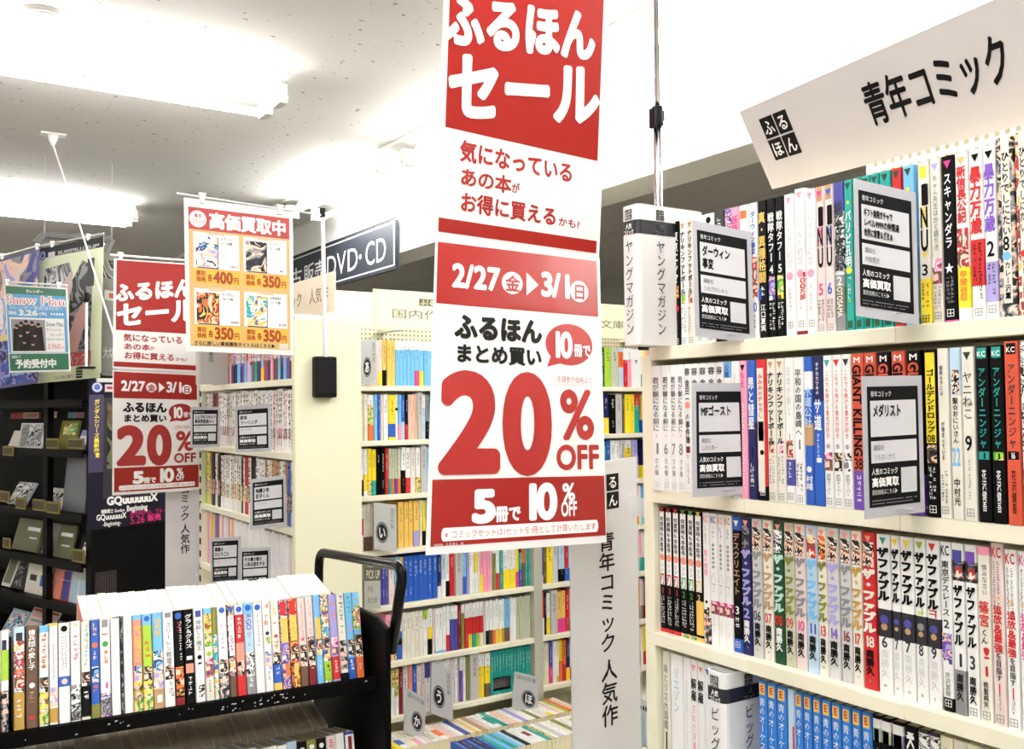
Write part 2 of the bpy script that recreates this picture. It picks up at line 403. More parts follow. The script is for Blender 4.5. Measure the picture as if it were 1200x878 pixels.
# ceiling speaker and hook
p = at(48, 24, 2, CZ)
r = empty('ceiling_speaker', (p.x, p.y-.035, CZ)); tag(r, 'round white flush ceiling speaker beside the big lamp', 'speaker')
b = MB(); b.tube([(0, 0, 0), (0, 0, -.004), (0, 0, -.010)], [.086, .084, .076], mat((236,234,228), .5), 32); b.build('rim', r)
b = MB(); b.tube([(0, 0, -.010), (0, 0, -.013), (0, 0, -.0145)], [.072, .066, .04], mat((214,216,216), .7), 32); b.build('grille', r)
p = at(62, 157, 2, CZ)
r = empty('ceiling_hook', (p.x, p.y, CZ)); tag(r, 'small white ceiling hook with a long slanting cord', 'hook')
b = MB(); b.box(-.05, .05, -.03, .03, -.008, 0, mat((226,224,216), .5)); b.build('base_plate', r, bevel=.003)
b = MB(); b.tube([(0, 0, -.008), (0, 0, -.03), (.0, 0, -.05)], [.02, .016, .007], mat((246,246,244), .4), 14); b.build('hook_body', r)
q = on(135, 398, Vector((0, 3.9, 0)), Vector((0, 1, 0)))-Vector((p.x, p.y, CZ))
b = MB(); b.tube([(0, 0, -.045), q*.5+Vector((0, 0, -.01)), q], .0035, mat((248,248,248), .6), 8); b.build('cord', r)

# ================================================================== bookcases (rows: shelf heights shared by the run along x = .95)
XF = .95; BZ = [1.586, 1.377, 1.169, .96, .752, .543, .334, .125]; LIP = .0185
def side_bookcase(name, y0, y1, label, xb, top=1.62, peg=None, post=.02):
    """bookcase facing -x between y0 and y1"""
    root = empty(name, (XF, y0, 0)); tag(root, label, 'bookcase')
    def part(n, mb, bev=.0012): o = mb.build(n, root, bevel=bev); o.data.transform(Matrix.Translation((-XF, -y0, 0))); return o
    for i, z in enumerate(BZ):
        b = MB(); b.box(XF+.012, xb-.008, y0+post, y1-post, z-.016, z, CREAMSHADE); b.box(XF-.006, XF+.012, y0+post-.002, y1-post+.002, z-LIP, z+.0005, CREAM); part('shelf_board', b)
        if name == 'bookcase' and i < 4:
            for yy in (y1-.20, y1-.43):
                c = MB(); c.box(XF-.0075, XF-.006, yy-.002, yy+.062, z-LIP+.001, z-.001, mat((244,240,220), .3)); part('price_rail', c, .0005)
    return root, part
YR1 = at(767, 540, 0, XF).y+.0005; YR0 = .17
rc, part = side_bookcase('bookcase', YR0, YR1+.02, 'cream comic bookcase filling the right side of the picture', 1.16)
for y0, y1 in ((YR1, YR1+.022), (YR0, YR0+.02)):
    b = MB(); b.box(XF-.003, 1.16, y0, y1, 0, 1.575 if y0 > .5 else 1.83, CREAM); part('side_panel', b)
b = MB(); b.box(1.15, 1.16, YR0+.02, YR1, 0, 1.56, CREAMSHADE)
ype = at(1015, 190, 0, 1.1).y
b2 = MB(); b2.box(1.10, 1.108, YR0+.02, ype, 1.586, 1.835, CREAM)
for i in range(46):
    for k in range(11):
        y = ype-.012-i*.0128; z = 1.822-k*.0128
        if y > YR0+.03: b2.quad((1.0995, y, z), (1.0995, y-.0058, z), (1.0995, y-.0058, z-.0058), (1.0995, y, z-.0058), mat((172,164,134), .9))
part('back_panel', b); part('perforated_panel', b2, 0)

Y20, Y21 = at(347, 500, 0, XF).y, 3.50
rc2, part = side_bookcase('narrow_bookcase', Y20, Y21, 'cream comic bookcase with a plain end panel, left of centre', 1.145)
b = MB(); b.box(XF-.004, 1.147, Y20, Y20+.022, 0, 1.752, mat((240,237,208), .45)); part('end_panel', b, .003)
b = MB(); b.box(1.135, 1.145, Y20+.02, Y21, 0, 1.75, CREAMSHADE); part('back_panel', b)
b = MB(); b.box(XF-.004, XF+.03, Y21-.03, Y21, 0, 1.6, CREAM)
for k in range(26): b.box(XF-.0052, XF-.0035, Y21-.024, Y21-.006, .45+k*.044, .472+k*.044, 'black')
part('slotted_post', b, 0)

YB = 2.8; BB = [at(460, y, 1, YB).z for y in (452.4,)]
ZB = [1.573, 1.397, 1.222, 1.047, .869, .687, .512]
def back_bay(x0, x1, label):
    root = empty('bookcase', (x0, YB, 0)); tag(root, label, 'bookcase')
    def part(n, mb, bev=.0012): o = mb.build(n, root, bevel=bev); o.data.transform(Matrix.Translation((-x0, -YB, 0))); return o
    for z in ZB:
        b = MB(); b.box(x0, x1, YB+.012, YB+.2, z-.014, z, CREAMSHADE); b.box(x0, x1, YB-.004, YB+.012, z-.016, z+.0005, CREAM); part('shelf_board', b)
    b = MB(); b.box(x0, x1, YB+.2, YB+.208, 0, 1.9, CREAM)
    for i in range(int((x1-x0)/.0155)):
        for k in range(4):
            b.quad((x0+.01+i*.0155, YB+.1995, 1.775-k*.0155), (x0+.0165+i*.0155, YB+.1995, 1.775-k*.0155), (x0+.0165+i*.0155, YB+.1995, 1.7685-k*.0155), (x0+.01+i*.0155, YB+.1995, 1.7685-k*.0155), mat((168,160,128), .9))
    part('perforated_panel', b, 0)
    b = MB(); b.box(x0, x1, YB-.002, YB+.2, 0, .40, CREAM); part('plinth', b)
    return root, part
back1, part1 = back_bay(1.155, 1.916, 'cream paperback bookcase behind the banner, left bay beside the end panel')
b = MB(); b.box(1.916, 1.952, YB-.006, YB+.2, 0, 1.6, mat((186,186,172), .5)); part1('upright_post', b)
back2, part2 = back_bay(1.953, 2.66, 'cream paperback bookcase behind the banner, right bay past the grey post')

# ================================================================== comics on the right bookcase
SX = .957                                            # the spines stand just behind the shelf lip
def side_book(px0, px1, yref, z, base, items, h=.181, d=.128, setback=0, rnd=RND):
    y0 = at(px0, yref, 0, SX+setback).y; y1 = at(px1, yref, 0, SX+setback).y
    t = max(.004, y0-y1-.0004)
    M = Matrix.Translation((SX+setback, y0, z+.0006)) @ Matrix.Rotation(-PI/2, 4, 'Z')
    return make_book('comic_book', t, h, d, base, items, M, rnd=rnd)
def row(specs, yref, z, place, group, sb=0):
    ent = []
    for s in specs:
        px0, px1, base, look, items = s[:5]; kw = dict(s[5]) if len(s) > 5 else {}
        kw.setdefault('setback', sb)
        ent.append((side_book(px0, px1, yref, z, base, items, **kw), look))
    label_row(ent, place, group)
W, K_, GR = 'white', 'black', 'grey'
def mouse(extra=()): return [('k','pink',.025), ('t','ねずみの初恋',.17,.52,'lightgrey',.6,.5,.005), ('d',.58,'pink',.66), ('m',.66,.86,'lightgrey',.35), ('q',.9,'grey')]+list(extra)
def dog(c, n): return [('r',.0,.1,'tan',.15,.85), ('k',c,.03), ('t','INU',.13,.55,K_,.72,.5,.03), ('l','犬と',.27,.42,c,.5,.5,.02), ('h',n,.66,.74,c,.6), ('m',.77,.92,'charcoal',.32,.3), ('m',.77,.92,'charcoal',.32,.7), ('q',.94,'grey')]
def party(): return [('k','darkgreen',.02), ('d',.15,'yellow',.35), ('t','パリピ孔明',.2,.58,W,.75), ('d',.6,'yellow',.72), ('m',.64,.82,W,.4), ('d',.8,'lime',.3), ('r',.93,.98,'darkgreen',.2,.8)]
ROW1 = [
 (788,796,K_,'black comic with white title', [('t','東京エンマ',.08,.5,W,.8), ('r',.52,.62,'blaze',.1,.9), ('d',.7,'red',.8), ('m',.76,.92,W,.4), ('q',.94,W)]),
 (796.7,804.6,W,'white comic with bold black title', [('k','tan',.03), ('t','ナリキンフットボール',.09,.6,K_,.72,.5,.035), ('r',.6,.67,'green',.2,.8), ('m',.7,.92,GR,.34,.3), ('m',.7,.92,GR,.34,.7), ('q',.94,GR)]),
 (805.2,812.6,'offwhite','ivory comic with bold black title', [('k','tan',.03), ('t','ナリキンフットボール',.09,.6,K_,.72,.5,.035), ('r',.6,.67,'warm',.2,.8), ('m',.7,.92,GR,.34,.3), ('q',.94,GR)]),
 (813,825,W,'white comic behind the display card', [('m',.05,.9,'lightgrey',.4), ('q',.93,GR)]),
 (825.5,837,W,'white comic with a black top dot', [('d',.05,K_,.5), ('m',.2,.9,GR,.4), ('q',.93,GR)]),
 (837.5,849.5,'charcoal','charcoal comic behind the display card', [('m',.05,.5,W,.4), ('b',.6,1,'black')]),
 (850,857,'rosy','pale rose comic with purple edge', [('b',0,.2,'violet'), ('t','恋愛',.06,.2,'pink'), ('m',.3,.9,'pink',.4)], dict(h=.182)),
 (857.4,866.5,'pink','pink comic', [('t','妖怪',.06,.2,'magenta',.9), ('m',.3,.9,W,.4)]),
 (867,877.6,W,'white comic with orange top mark', [('r',.04,.1,'orange',.15,.85), ('m',.2,.9,GR,.3)]),
 (878.5,888,W,'white comic with blue title', [('t','ダーウィン事変',.06,.38,'blue',.7), ('r',.4,.7,'warm',.05,.95), ('h','10',.73,.8,'blue',.75), ('m',.82,.95,GR,.35)]),
 (888.6,899,K_,'black comic with gold lettering', [('t','真・異種格闘',.08,.6,'gold',.85), ('r',.64,.72,'blue',0,.3), ('m',.62,.72,W,.5), ('t','江口夏実',.75,.95,W,.6)]),
 (899.6,909.2,K_,'black comic with a white four', [('t','戦隊タフー',.1,.46,W,.8), ('h','4',.48,.54,W,.5), ('r',.56,.73,'violet',.12,.88), ('m',.75,.95,W,.34,.3), ('m',.75,.95,W,.34,.7)]),
 (909.7,919.2,K_,'black comic with a white five', [('t','戦隊タフー',.1,.46,W,.8), ('h','5',.48,.54,W,.5), ('r',.56,.73,'green',.12,.88), ('m',.75,.95,W,.34,.3), ('m',.75,.92,W,.34,.7)]),
 (919.7,931.4,W,'white comic with pink dot', mouse()),
 (932,943.8,W,'white comic with pink dot and red lettering', mouse([('b',.97,1,'darkred'), ('t','100万部',.57,.76,'red',.6,.72)]), dict(h=.185)),
 (944.4,956.4,W,'white comic with pink dot', mouse()),
 (957,966.8,'rosy','pale rose comic with pink five', dog('magenta','5')),
 (967.3,977.5,'rosy','pale rose comic with blue six', dog('blue','6')),
 (978.2,989.6,'grey','dark comic with purple top', [('b',0,.2,'indigo'), ('b',.2,.62,'mono'), ('t','総合格闘',.12,.6,'charcoal',.9), ('h','2',.63,.69,W,.6), ('b',.7,.88,'khaki'), ('l','OTOSAMA',.7,.9,W,.6), ('q',.93,GR)]),
 (990.4,1000.2,'teal','teal comic with yellow dot', party()),
 (1000.8,1010.3,'teal','teal comic behind the display card', party()),
 (1010.9,1021,'teal','teal comic behind the display card', party()),
 (1021.6,1032,'teal','teal comic behind the display card', party()),
 (1032.6,1045.5,'teal','teal comic behind the display card', party()),
 (1047,1058,'red','red comic behind the display card', party()),
 (1060,1073,'sky','sky blue comic behind the display card', party()),
 (1077.5,1091,'offwhite','ivory comic with yellow lower half', [('r',.03,.1,'yellow',.2,.8), ('t','INU',.13,.55,K_,.72,.5,.03), ('l','犬と',.27,.42,'yellow',.5), ('d',.57,'yellow',.4), ('h','3',.63,.7,K_,.6), ('b',.72,.99,'yellow'), ('m',.74,.9,K_,.3,.3), ('m',.74,.9,K_,.3,.7), ('q',.94,K_)]),
 (1092,1104.7,'offwhite','ivory comic with grey handwriting', [('k','lilac',.03), ('t','ちゃん先生はかく語りき',.1,.56,GR,.5), ('r',.6,.76,'pinky',.05,.95), ('m',.77,.92,GR,.35,.3), ('m',.77,.92,GR,.35,.7), ('q',.93,GR)]),
 (1105.4,1120.8,K_,'black comic with white star', [('k','magenta',.03), ('t','スキャンダラ',.1,.56,W,.62), ('t','★',.64,.71,W,.75), ('m',.72,.9,GR,.3,.35), ('m',.72,.9,GR,.3,.68), ('q',.92,W), ('b',.985,1,'magenta')]),
 (1121.6,1136.8,W,'white comic with red title and yellow base', [('k','gold',.03), ('t','新信長公記',.08,.42,'red',.75,.5,.035), ('r',.45,.68,'warm',.05,.95), ('h','1',.46,.52,W,.4), ('b',.68,.92,'yellow'), ('t','甲斐谷忍',.7,.88,'orange',.6)]),
 (1138,1154,W,'white comic with big red characters', [('k',K_,.03), ('t','暴力万歳',.1,.5,'red',.86,.5,.035), ('b',.53,.8,'red'), ('m',.55,.78,K_,.28,.32), ('m',.55,.9,K_,.28,.7), ('q',.93,GR)]),
 (1154.6,1169.6,W,'white comic with big purple characters', [('k',K_,.03), ('t','暴力万歳',.1,.5,'violet',.86,.5,.035), ('h','2',.55,.64,K_,.65), ('b',.67,.9,'lilac'), ('m',.68,.82,K_,.28,.32), ('m',.68,.88,K_,.28,.7), ('q',.92,GR)]),
 (1170,1191,'dark','dark picture comic with pale title', [('r',.0,.92,'offwhite',.3,.78), ('t','ひとりでしにたい',.08,.55,K_,.5,.54), ('h','8',.55,.63,K_,.4), ('d',.66,'sky',.5), ('t','カレー沢薫',.69,.9,K_,.35,.54)], dict(h=.186)),
 (1192.4,1209,'warm','brown picture comic with pale title', [('r',.0,.92,'offwhite',.3,.78), ('t','ひとりでしにたい',.08,.55,K_,.5,.54), ('d',.66,'red',.5), ('t','カレー沢薫',.69,.9,K_,.35,.54)], dict(h=.187)),
 (1210,1226,W,'white comic beyond the picture edge', [('t','暴力万歳',.1,.5,'red',.86)]), (1227,1244,'blue','blue comic beyond the picture edge', []), (1245,1262,'offwhite','ivory comic beyond the picture edge', [('m',.1,.9,GR,.4)])]
row(ROW1, 310, BZ[0], "right bookcase's top shelf", "comics on the right bookcase's top shelf")

def kimi(n): return [('m',.02,.05,'lightgrey',.5), ('t','君が獣になる前に',.09,.53,'charcoal',.68,.5,.006), ('m',.55,.59,'pink',.3), ('h',n,.62,.71,GR,.55), ('t','さの隆',.74,.88,GR,.42), ('q',.93,'lightgrey')]
def kin(c): return [('h','容',.03,.09,'charcoal',.8), ('t','金田一',.12,.3,'charcoal',.7), ('d',.32,c,.8), ('t','の事件簿',.38,.62,'charcoal',.7), ('r',.64,.69,'darkred',.2,.8), ('m',.7,.94,GR,.34)]
def script(n, pat, kc): return [('k',kc,.03), ('t','これでも抱ける貴方が好き',.1,.55,'brick',.42,.5,.008), ('d',.6,'lightgrey',.5), ('h',n,.585,.615,GR,.3), ('r',.64,.76,pat,.05,.95), ('t','武田スーパー',.78,.92,GR,.5), ('q',.94,GR)]
def giant(bc, tc): return [('h','M',.02,.06,W,.6), ('l','GIANT KILLING',.07,.66,tc,.74,.5,.03), ('h','38',.67,.74,tc,.8), ('b',.75,1,'purple'), ('m',.78,.98,W,.4)]
def ninja(base, tc, bx, bc, nc, n, a): return [('r',.01,.07,bx,.18,.86), ('k',bx,.03), ('h','KC',.03,.06,W,.65), ('t','アンダーニンジャ',.12,.58,tc,.58), ('r',.6,.645,bc,.14,.9), ('h',n,.605,.64,nc,.34), ('t','花沢健吾',.7,.94,a,.34,.5,.01)]
ROW2 = [
 (763.8,775,W,'white comic with thin title and a one', kimi('1'), dict(setback=-.0165)), (776,785.2,W,'white comic with thin title and a six', kimi('6')),
 (785.6,793.8,W,'white comic with thin title and a seven', kimi('7')), (794.2,802.2,W,'white comic with thin title and an eight', kimi('8')),
 (802.7,810.2,W,'white comic with charcoal and red lettering', kin('salmon')),
 (810.8,819.4,W,'white comic behind the display card', kin('sky')), (820,829.6,W,'white comic behind the display card', kin('pink')),
 (830,839.8,W,'white comic behind the display card', kin('red')), (840.3,848.7,W,'white comic behind the display card', kin('sky')),
 (849.2,857,W,'white comic with blue top', [('b',0,.12,'sky'), ('t','公園',.02,.12,'blue'), ('m',.2,.9,GR,.4)]), (857.6,867,W,'plain white comic', [('m',.1,.9,'lightgrey',.3)]),
 (867.6,875.6,'pink','pink comic', [('k',K_,.03), ('t','もえ',.08,.2,'magenta'), ('m',.3,.95,W,.4)]),
 (876.3,886,'blue','deep blue comic with white title', [('b',.45,1,'navy'), ('t','昴と彗星',.12,.5,W,.8), ('m',.52,.58,W,.5), ('h','1',.62,.7,K_,.3), ('t','しげの秀一',.74,.92,W,.5)]),
 (887,899,'red','red and grey comic with white label', [('r',.06,.94,'offwhite',.1,.75), ('t','みみみのチャラし',.1,.42,'red',.5,.42), ('r',.44,.58,'hair',.15,.7), ('d',.66,K_,.4), ('b',.9,1,K_), ('q',.92,W)]),
 (899.4,909.2,'offwhite','ivory comic with bold black title', [('k','tan',.02), ('t','ナリキンフットボール',.09,.6,K_,.78,.5,.04), ('r',.58,.66,'warm',.2,.8), ('m',.68,.9,GR,.3,.3), ('m',.68,.9,GR,.3,.7), ('q',.94,GR)]),
 (910,920,'offwhite','ivory comic with bold black title', [('k','tan',.02), ('t','ナリキンフットボール',.09,.6,K_,.78,.5,.04), ('r',.58,.66,'pinky',.2,.8), ('m',.68,.9,GR,.3,.3), ('m',.68,.9,GR,.3,.7), ('q',.94,GR)]),
 (920.5,930.4,W,'white comic with violet band', [('t','日本が明と',.06,.4,'lightgrey',.5), ('h','1',.52,.57,GR,.2), ('r',.57,.7,'warm',.1,.9), ('b',.7,.88,'indigo'), ('m',.72,.86,W,.4), ('q',.93,GR)]),
 (931,942.4,W,'white comic with tall grey title', [('t','平和の国の島崎へ',.08,.54,'charcoal',.68,.5,.012), ('h','1',.56,.63,'charcoal',.3), ('m',.72,.9,'charcoal',.3,.3), ('m',.72,.92,'charcoal',.3,.7), ('q',.94,GR)]),
 (943,953,'blue','blue comic with white bands', [('b',.1,.22,W), ('t','水道公社',.2,.48,'paleblue',.9), ('b',.45,.6,'tan'), ('d',.76,W,.6), ('t','村越',.8,.9,W,.8)]),
 (953.4,965,'blue','bright blue comic with navy top', [('b',0,.3,'navy'), ('t','タナカカツキの',.04,.26,W,.35), ('t','サ道',.28,.5,W,.8), ('m',.52,.72,W,.25), ('r',.68,.71,W,.3,.8)]),
 (965.5,975.8,W,'white comic with red script and pale portrait', script('4','pinky','teal')), (976.6,987,W,'white comic with red script and dark portrait', script('5','hair','red')),
 (987.6,998.4,W,'white comic with red script and brown portrait', script('6','mono','charcoal')),
 (999,1013,'brick','orange comic with black block lettering', giant('brick',K_)), (1014,1028.5,'brick','orange comic behind the display card', giant('brick',K_)),
 (1029.5,1045,K_,'black comic with orange lettering behind the card', giant(K_,'brick')), (1046,1062.5,'brick','orange comic behind the display card', giant('brick',K_)),
 (1064,1081,K_,'black comic with orange lettering behind the card', giant(K_,'brick')),
 (1084.6,1099,K_,'black and yellow comic', [('r',.02,.56,'yellow',.1,.9), ('t','ゴールデンドロップ',.12,.5,K_,.72,.5,.03), ('h','08',.51,.555,K_,.7), ('r',.57,.68,'hair',.1,.9), ('m',.7,.9,W,.28,.35), ('m',.7,.9,W,.28,.68), ('q',.93,W)]),
 (1099.8,1112.8,'offwhite','ivory comic with two thin grey lines', [('t','役所の下には',.1,.28,'charcoal',.32,.4), ('t','が埋まっている',.43,.66,'charcoal',.32,.45), ('m',.74,.9,'charcoal',.26,.3), ('m',.72,.92,'charcoal',.26,.66), ('q',.93,GR)]),
 (1114.2,1127.2,'offwhite','ivory comic with a blue twenty-two', [('b',0,.28,'paleblue'), ('r',.13,.27,'hair',.2,.9), ('t','聖☆おにいさん',.29,.56,K_,.55), ('h','22',.58,.69,'sky',.8), ('t','中村光',.76,.92,K_,.6)]),
 (1128,1143,'offwhite','ivory comic with a large thin nine', [('k','charcoal',.03), ('t','ヤニねこ',.14,.42,K_,.85,.5,.0), ('h','9',.51,.6,K_,.6), ('m',.65,.9,GR,.22), ('q',.93,GR)]),
 (1144.4,1160.6,K_,'black comic with green title', ninja(K_,'teal','teal','teal',K_,'1',W)), (1161.6,1177.6,K_,'black comic with green title', ninja(K_,'teal','teal','green',K_,'1',W)),
 (1178.6,1195.6,'brick','orange comic with dark thin title', ninja('brick','charcoal',K_,K_,W,'16',K_), dict(h=.184)),
 (1197,1214,'mono','dark picture comic at the edge', [('m',.1,.9,W,.6)], dict(h=.184)), (1215,1232,W,'white comic beyond the picture edge', []), (1233,1250,'teal','teal comic beyond the picture edge', [])]
row(ROW2, 508, BZ[1], "right bookcase's second shelf", "comics on the right bookcase's second shelf", -.0135)

def tora(kc, n, low): return [('k',kc,.0), ('r',.03,.62,W,.1,.9), ('t','何度時も本能寺',.07,.36,K_,.6), ('d',.4,'salmon',.8), ('t','シン',.44,.52,GR,.5), ('t','刃',.52,.62,'red' if kc == 'red' else kc,.8), ('h',n,.64,.69,kc,.4)]+([('b',.69,.95,'gold')] if low else [('m',.71,.94,W,.3,.35), ('m',.71,.94,W,.3,.68)])+[('b',.97,1,kc)]
def koto(c): return [('h','KC',.02,.07,c,.7), ('m',.1,.2,'lilac',.4), ('t','ゆゆゆゆゆゆ',.22,.42,'charcoal',.4), ('t','八丁',.44,.6,'lightgrey',.7), ('b',.66,.76,'pinky'), ('m',.78,.92,'lightgrey',.3)]
def fab(tc, n, nc, face='hair', sp='南勝久', sc=K_): return [('k','salmon',.02), ('r',.06,.22,face,.1,.92), ('t','ザ・ファブル',.23,.64,tc,1.0,.5,.075), ('h',n,.66,.73,nc,.75), ('t',sp,.745,.91,sc,.62,.5,.04), ('m',.93,.97,GR,.3)]
def fab2(kc, n, stripe): return [('k',kc,.02), ('t','ザファブル',.08,.42,K_,.86,.5,.065), ('b',.42,.47,W), ('m',.42,.48,stripe,.7), ('b',.47,.645,'charcoal'), ('d',.535,'indigo' if n != '8' else 'grey',.62), ('d',.58,'tan',.46), ('h',n,.64,.71,'charcoal',.45), ('t','南勝久',.72,.9,'lightgrey',.6,.5,.0), ('m',.94,.97,GR,.3)]
def fab3(kc, n, g): return [('b',0,.04,W), ('r',.04,.1,kc,.1,.9), ('k',kc,.09), ('b',.1,.22,'soot'), ('r',.13,.2,'warm',.3,.9), ('t','ザファブル',.24,.6,K_,.8,.5,.05), ('h',n,.64,.72,'charcoal',.55)]+([('b',.74,1,'grey')] if g else [])+[('t','南勝久',.76,.92,K_,.6,.5,.03), ('q',.94,GR)]
def exile(c): return [('h','KC',.02,.08,c,.8), ('m',.1,.4,'charcoal',.2,.28), ('m',.1,.4,'charcoal',.2,.62), ('d',.3,'peach',.5), ('t','追放&最強',.34,.6,c,.72,.5,.03), ('t','を目指す',.6,.76,'charcoal',.5), ('r',.77,.83,c,.45,.55), ('m',.83,.93,GR,.25), ('q',.94,GR)]
ROW3 = [
 (773.8,780.6,K_,'black comic with white panel and red corner', tora('red','1',0)), (781.2,789,K_,'black comic with white panel and red corner', tora('red','1',0)),
 (789.6,797.2,K_,'black comic with white panel and red corner', tora('red','1',0)), (797.8,806.2,K_,'black comic with white panel and green corner', tora('green','2',0)),
 (806.8,815,K_,'black comic with white panel and green corner', tora('green','2',0)), (815.5,824,K_,'black comic with gold lower band', tora('gold','2',1)),
 (824.5,832.5,W,'white comic with red print and dark foot', [('h','KC',.02,.07,'salmon',.7), ('m',.1,.25,'red',.25), ('t','愛の物語',.28,.48,'pink',.6), ('d',.68,K_,.35), ('r',.72,.8,'hair',.1,.9), ('b',.8,1,'dark'), ('m',.82,.94,'red',.4)]),
 (833,841.8,W,'white comic with violet imprint', koto('violet')), (842.3,850,W,'white comic with pink imprint', koto('pink')), (850.5,858.8,W,'white comic with tan imprint', koto('tan')),
 (859.3,869.5,K_,'black comic with brown title', [('b',0,.1,'blue'), ('k',W,.03), ('t','デスクリエイト',.12,.58,'tan',.8), ('h','3',.66,.72,W,.5), ('m',.74,.9,W,.5), ('b',.9,1,'blue'), ('q',.92,W)]),
 (870,880.8,'navy','navy comic with lilac title', fab('lilac','2','lilac','soot','南勝久',W)),
 (882,893.5,'lightgrey','grey comic with silver title', fab(GR,'06','charcoal')), (895,906.4,'offwhite','ivory comic with bronze title', fab('tan','07','red')),
 (907,919.2,'darkgreen','dark green comic', fab('mint','08','red','mono','南勝久',W)), (919.9,931.6,'sage','sage comic with olive title', fab('olive','09','red')),
 (932.2,944.8,'rosy','pale rose comic', fab('rosy' if 0 else 'grey','10','magenta')), (945.6,958.4,'paleblue','pale blue comic', fab('sky','11','indigo','warm')),
 (959,969.6,'offwhite','ivory comic with olive title', fab('olive','13','red','blaze')), (970,984,'lightgrey','grey comic with lilac title', fab('lilac','14','violet')),
 (985.2,998,'lightgrey','pale grey comic with silver title', fab(GR,'16','darkred')), (998.6,1010.4,'offwhite','ivory comic with ochre title', fab('ochre','17','red')),
 (1011.2,1026.8,'red','red comic with white title', fab('offwhite','18','offwhite')),
 (1028.4,1044.4,W,'white comic with green top triangle', fab2('teal','6','charcoal')), (1045.4,1055.6,W,'white comic with yellow top mark', fab2('yellow','7','lime')),
 (1056.2,1071.4,W,'white comic with yellow top mark', fab2('yellow','7','lime')), (1072.4,1085.6,W,'white comic with lime top mark', fab2('lime','8','lime')),
 (1086.4,1101.6,W,'white comic with red top triangle', fab2('red','9','red')),
 (1103,1115.6,W,'white comic with black imprint and purple figure', [('h','KC',.02,.08,K_,.85), ('t','東京デスレース',.11,.44,'charcoal',.75), ('h','2',.46,.51,'charcoal',.6), ('r',.54,.72,'violet',.05,.95), ('t','芹沢直樹',.77,.91,GR,.5), ('b',.92,1,K_), ('q',.93,W)]),
 (1116.4,1130.4,W,'white comic with navy top and grey foot', fab3('indigo','1',1)), (1131.6,1145.4,W,'white comic with purple top', fab3('purple','3',0)),
 (1146.2,1161,'offwhite','ivory comic with red exclamation', [('b',0,.05,'pink'), ('t','慎みなさい',.1,.28,GR,.45,.6), ('t','篠宮',.31,.46,'red',.85), ('t','くん',.47,.56,K_,.6), ('t','!',.57,.64,'red',.7), ('h','1',.68,.74,'red',.5), ('t','桃聖純矢',.77,.92,'charcoal',.4), ('q',.94,GR)]),
 (1162,1176.8,'rosy','pale pink comic with red imprint', exile('red'), dict(h=.186)), (1178,1192.8,W,'white comic with red imprint', exile('red')), (1194,1209,W,'white comic with magenta imprint', exile('magenta')),
 (1210,1226,W,'white comic beyond the picture edge', exile('red')), (1227,1244,'navy','navy comic beyond the picture edge', [])]
row(ROW3, 716, BZ[2], "right bookcase's third shelf", "comics on the right bookcase's third shelf")

def ao(): return [('r',.02,.1,'gold',.15,.85), ('h','E',.03,.08,'red',.4), ('t','青のオーケストラ',.12,.62,W,.72,.5,.0), ('b',.62,1,'sky')]
ROW4 = [
 (777.2,785.4,'offwhite','ivory comic with grey title', [('t','海とリス大図鑑',.1,.62,GR,.6), ('r',.64,.78,K_,.4,.6), ('h','1',.84,.88,GR,.3)]),
 (786.6,800.6,W,'white comic with blue script title', [('t','リエゾン',.1,.46,'paleblue',.5), ('r',.85,1,'violet',.2,.9)]), (801.4,810,W,'plain white comic', [('m',.1,.8,'lightgrey',.3), ('b',.9,1,'indigo')]),
 (810.4,817.6,W,'white comic with pink triangle', [('k','pink',.04), ('t','解雇',.14,.32,K_,.9), ('t','された令嬢',.34,.7,'pink',.5), ('r',.75,1,'pinky',.1,.9)]),
 (818.2,826,W,'white comic with orange triangle', [('k','salmon',.04), ('t','解雇',.14,.32,K_,.9)]), (826.6,834,W,'white comic with blue triangle', [('k','blue',.04)]), (834.6,842,W,'white comic with plum triangle', [('k','darkred',.04)]),
 (889.4,898.9,'azure','blue comic with gold crest', ao()), (899.6,910,'azure','blue comic with gold crest', ao()), (910.7,922,'azure','blue comic with gold crest', ao()),
 (923,931.4,'paleblue','pale blue comic with red strip', [('r',.25,.6,'red',.7,.95)]), (932,940.8,'azure','blue comic with gold crest', ao()), (941.5,951.2,'azure','blue comic with gold crest', ao()),
 (952.6,962.2,'azure','blue comic with gold crest', ao()), (963,973.4,'azure','blue comic with gold crest', ao()), (974.4,985.4,'azure','blue comic with gold crest', ao()), (986.3,997.2,'azure','blue comic with gold crest', ao()),
 (998.2,1008.6,'azure','blue comic with gold crest', ao()), (1009.8,1021.2,'azure','blue comic with gold crest', ao()),
 (1022.4,1031.8,K_,'black comic with mint label', [('b',.02,.16,W), ('b',.08,.16,'mint'), ('m',.2,.24,W,.6), ('t','死役',.3,.6,W,.7)]), (1032.4,1043.4,K_,'black comic with cream label', [('b',.02,.16,W), ('b',.08,.16,'cream'), ('m',.2,.24,W,.6), ('t','死役',.3,.6,W,.7)]),
 (1045,1058.4,K_,'black comic with lilac label', [('b',.02,.16,W), ('b',.08,.16,'lilac'), ('m',.2,.24,W,.6), ('t','死役',.3,.6,W,.7)]),
 (1059.4,1074.6,K_,'black comic with white corner', [('k',W,.04), ('l','K',.05,.16,W,.6), ('m',.2,.8,GR,.4)]), (1075.4,1088,'charcoal','charcoal comic with grey blotches', [('b',.02,.2,'mono')]), (1088.6,1100.4,'charcoal','charcoal comic with grey blotches', [('b',.02,.2,'mono')]),
 (1101,1116,'cream','cream comic', [('m',.06,.5,GR,.4)]), (1116.6,1131,'offwhite','ivory comic with black numerals', [('l','04',.05,.2,K_,.6)]), (1131.6,1147,'cream','cream comic', [('m',.06,.5,GR,.4)]),
 (1148,1164,'lightgrey','grey comic', []), (1165,1182,W,'plain white comic', [])]
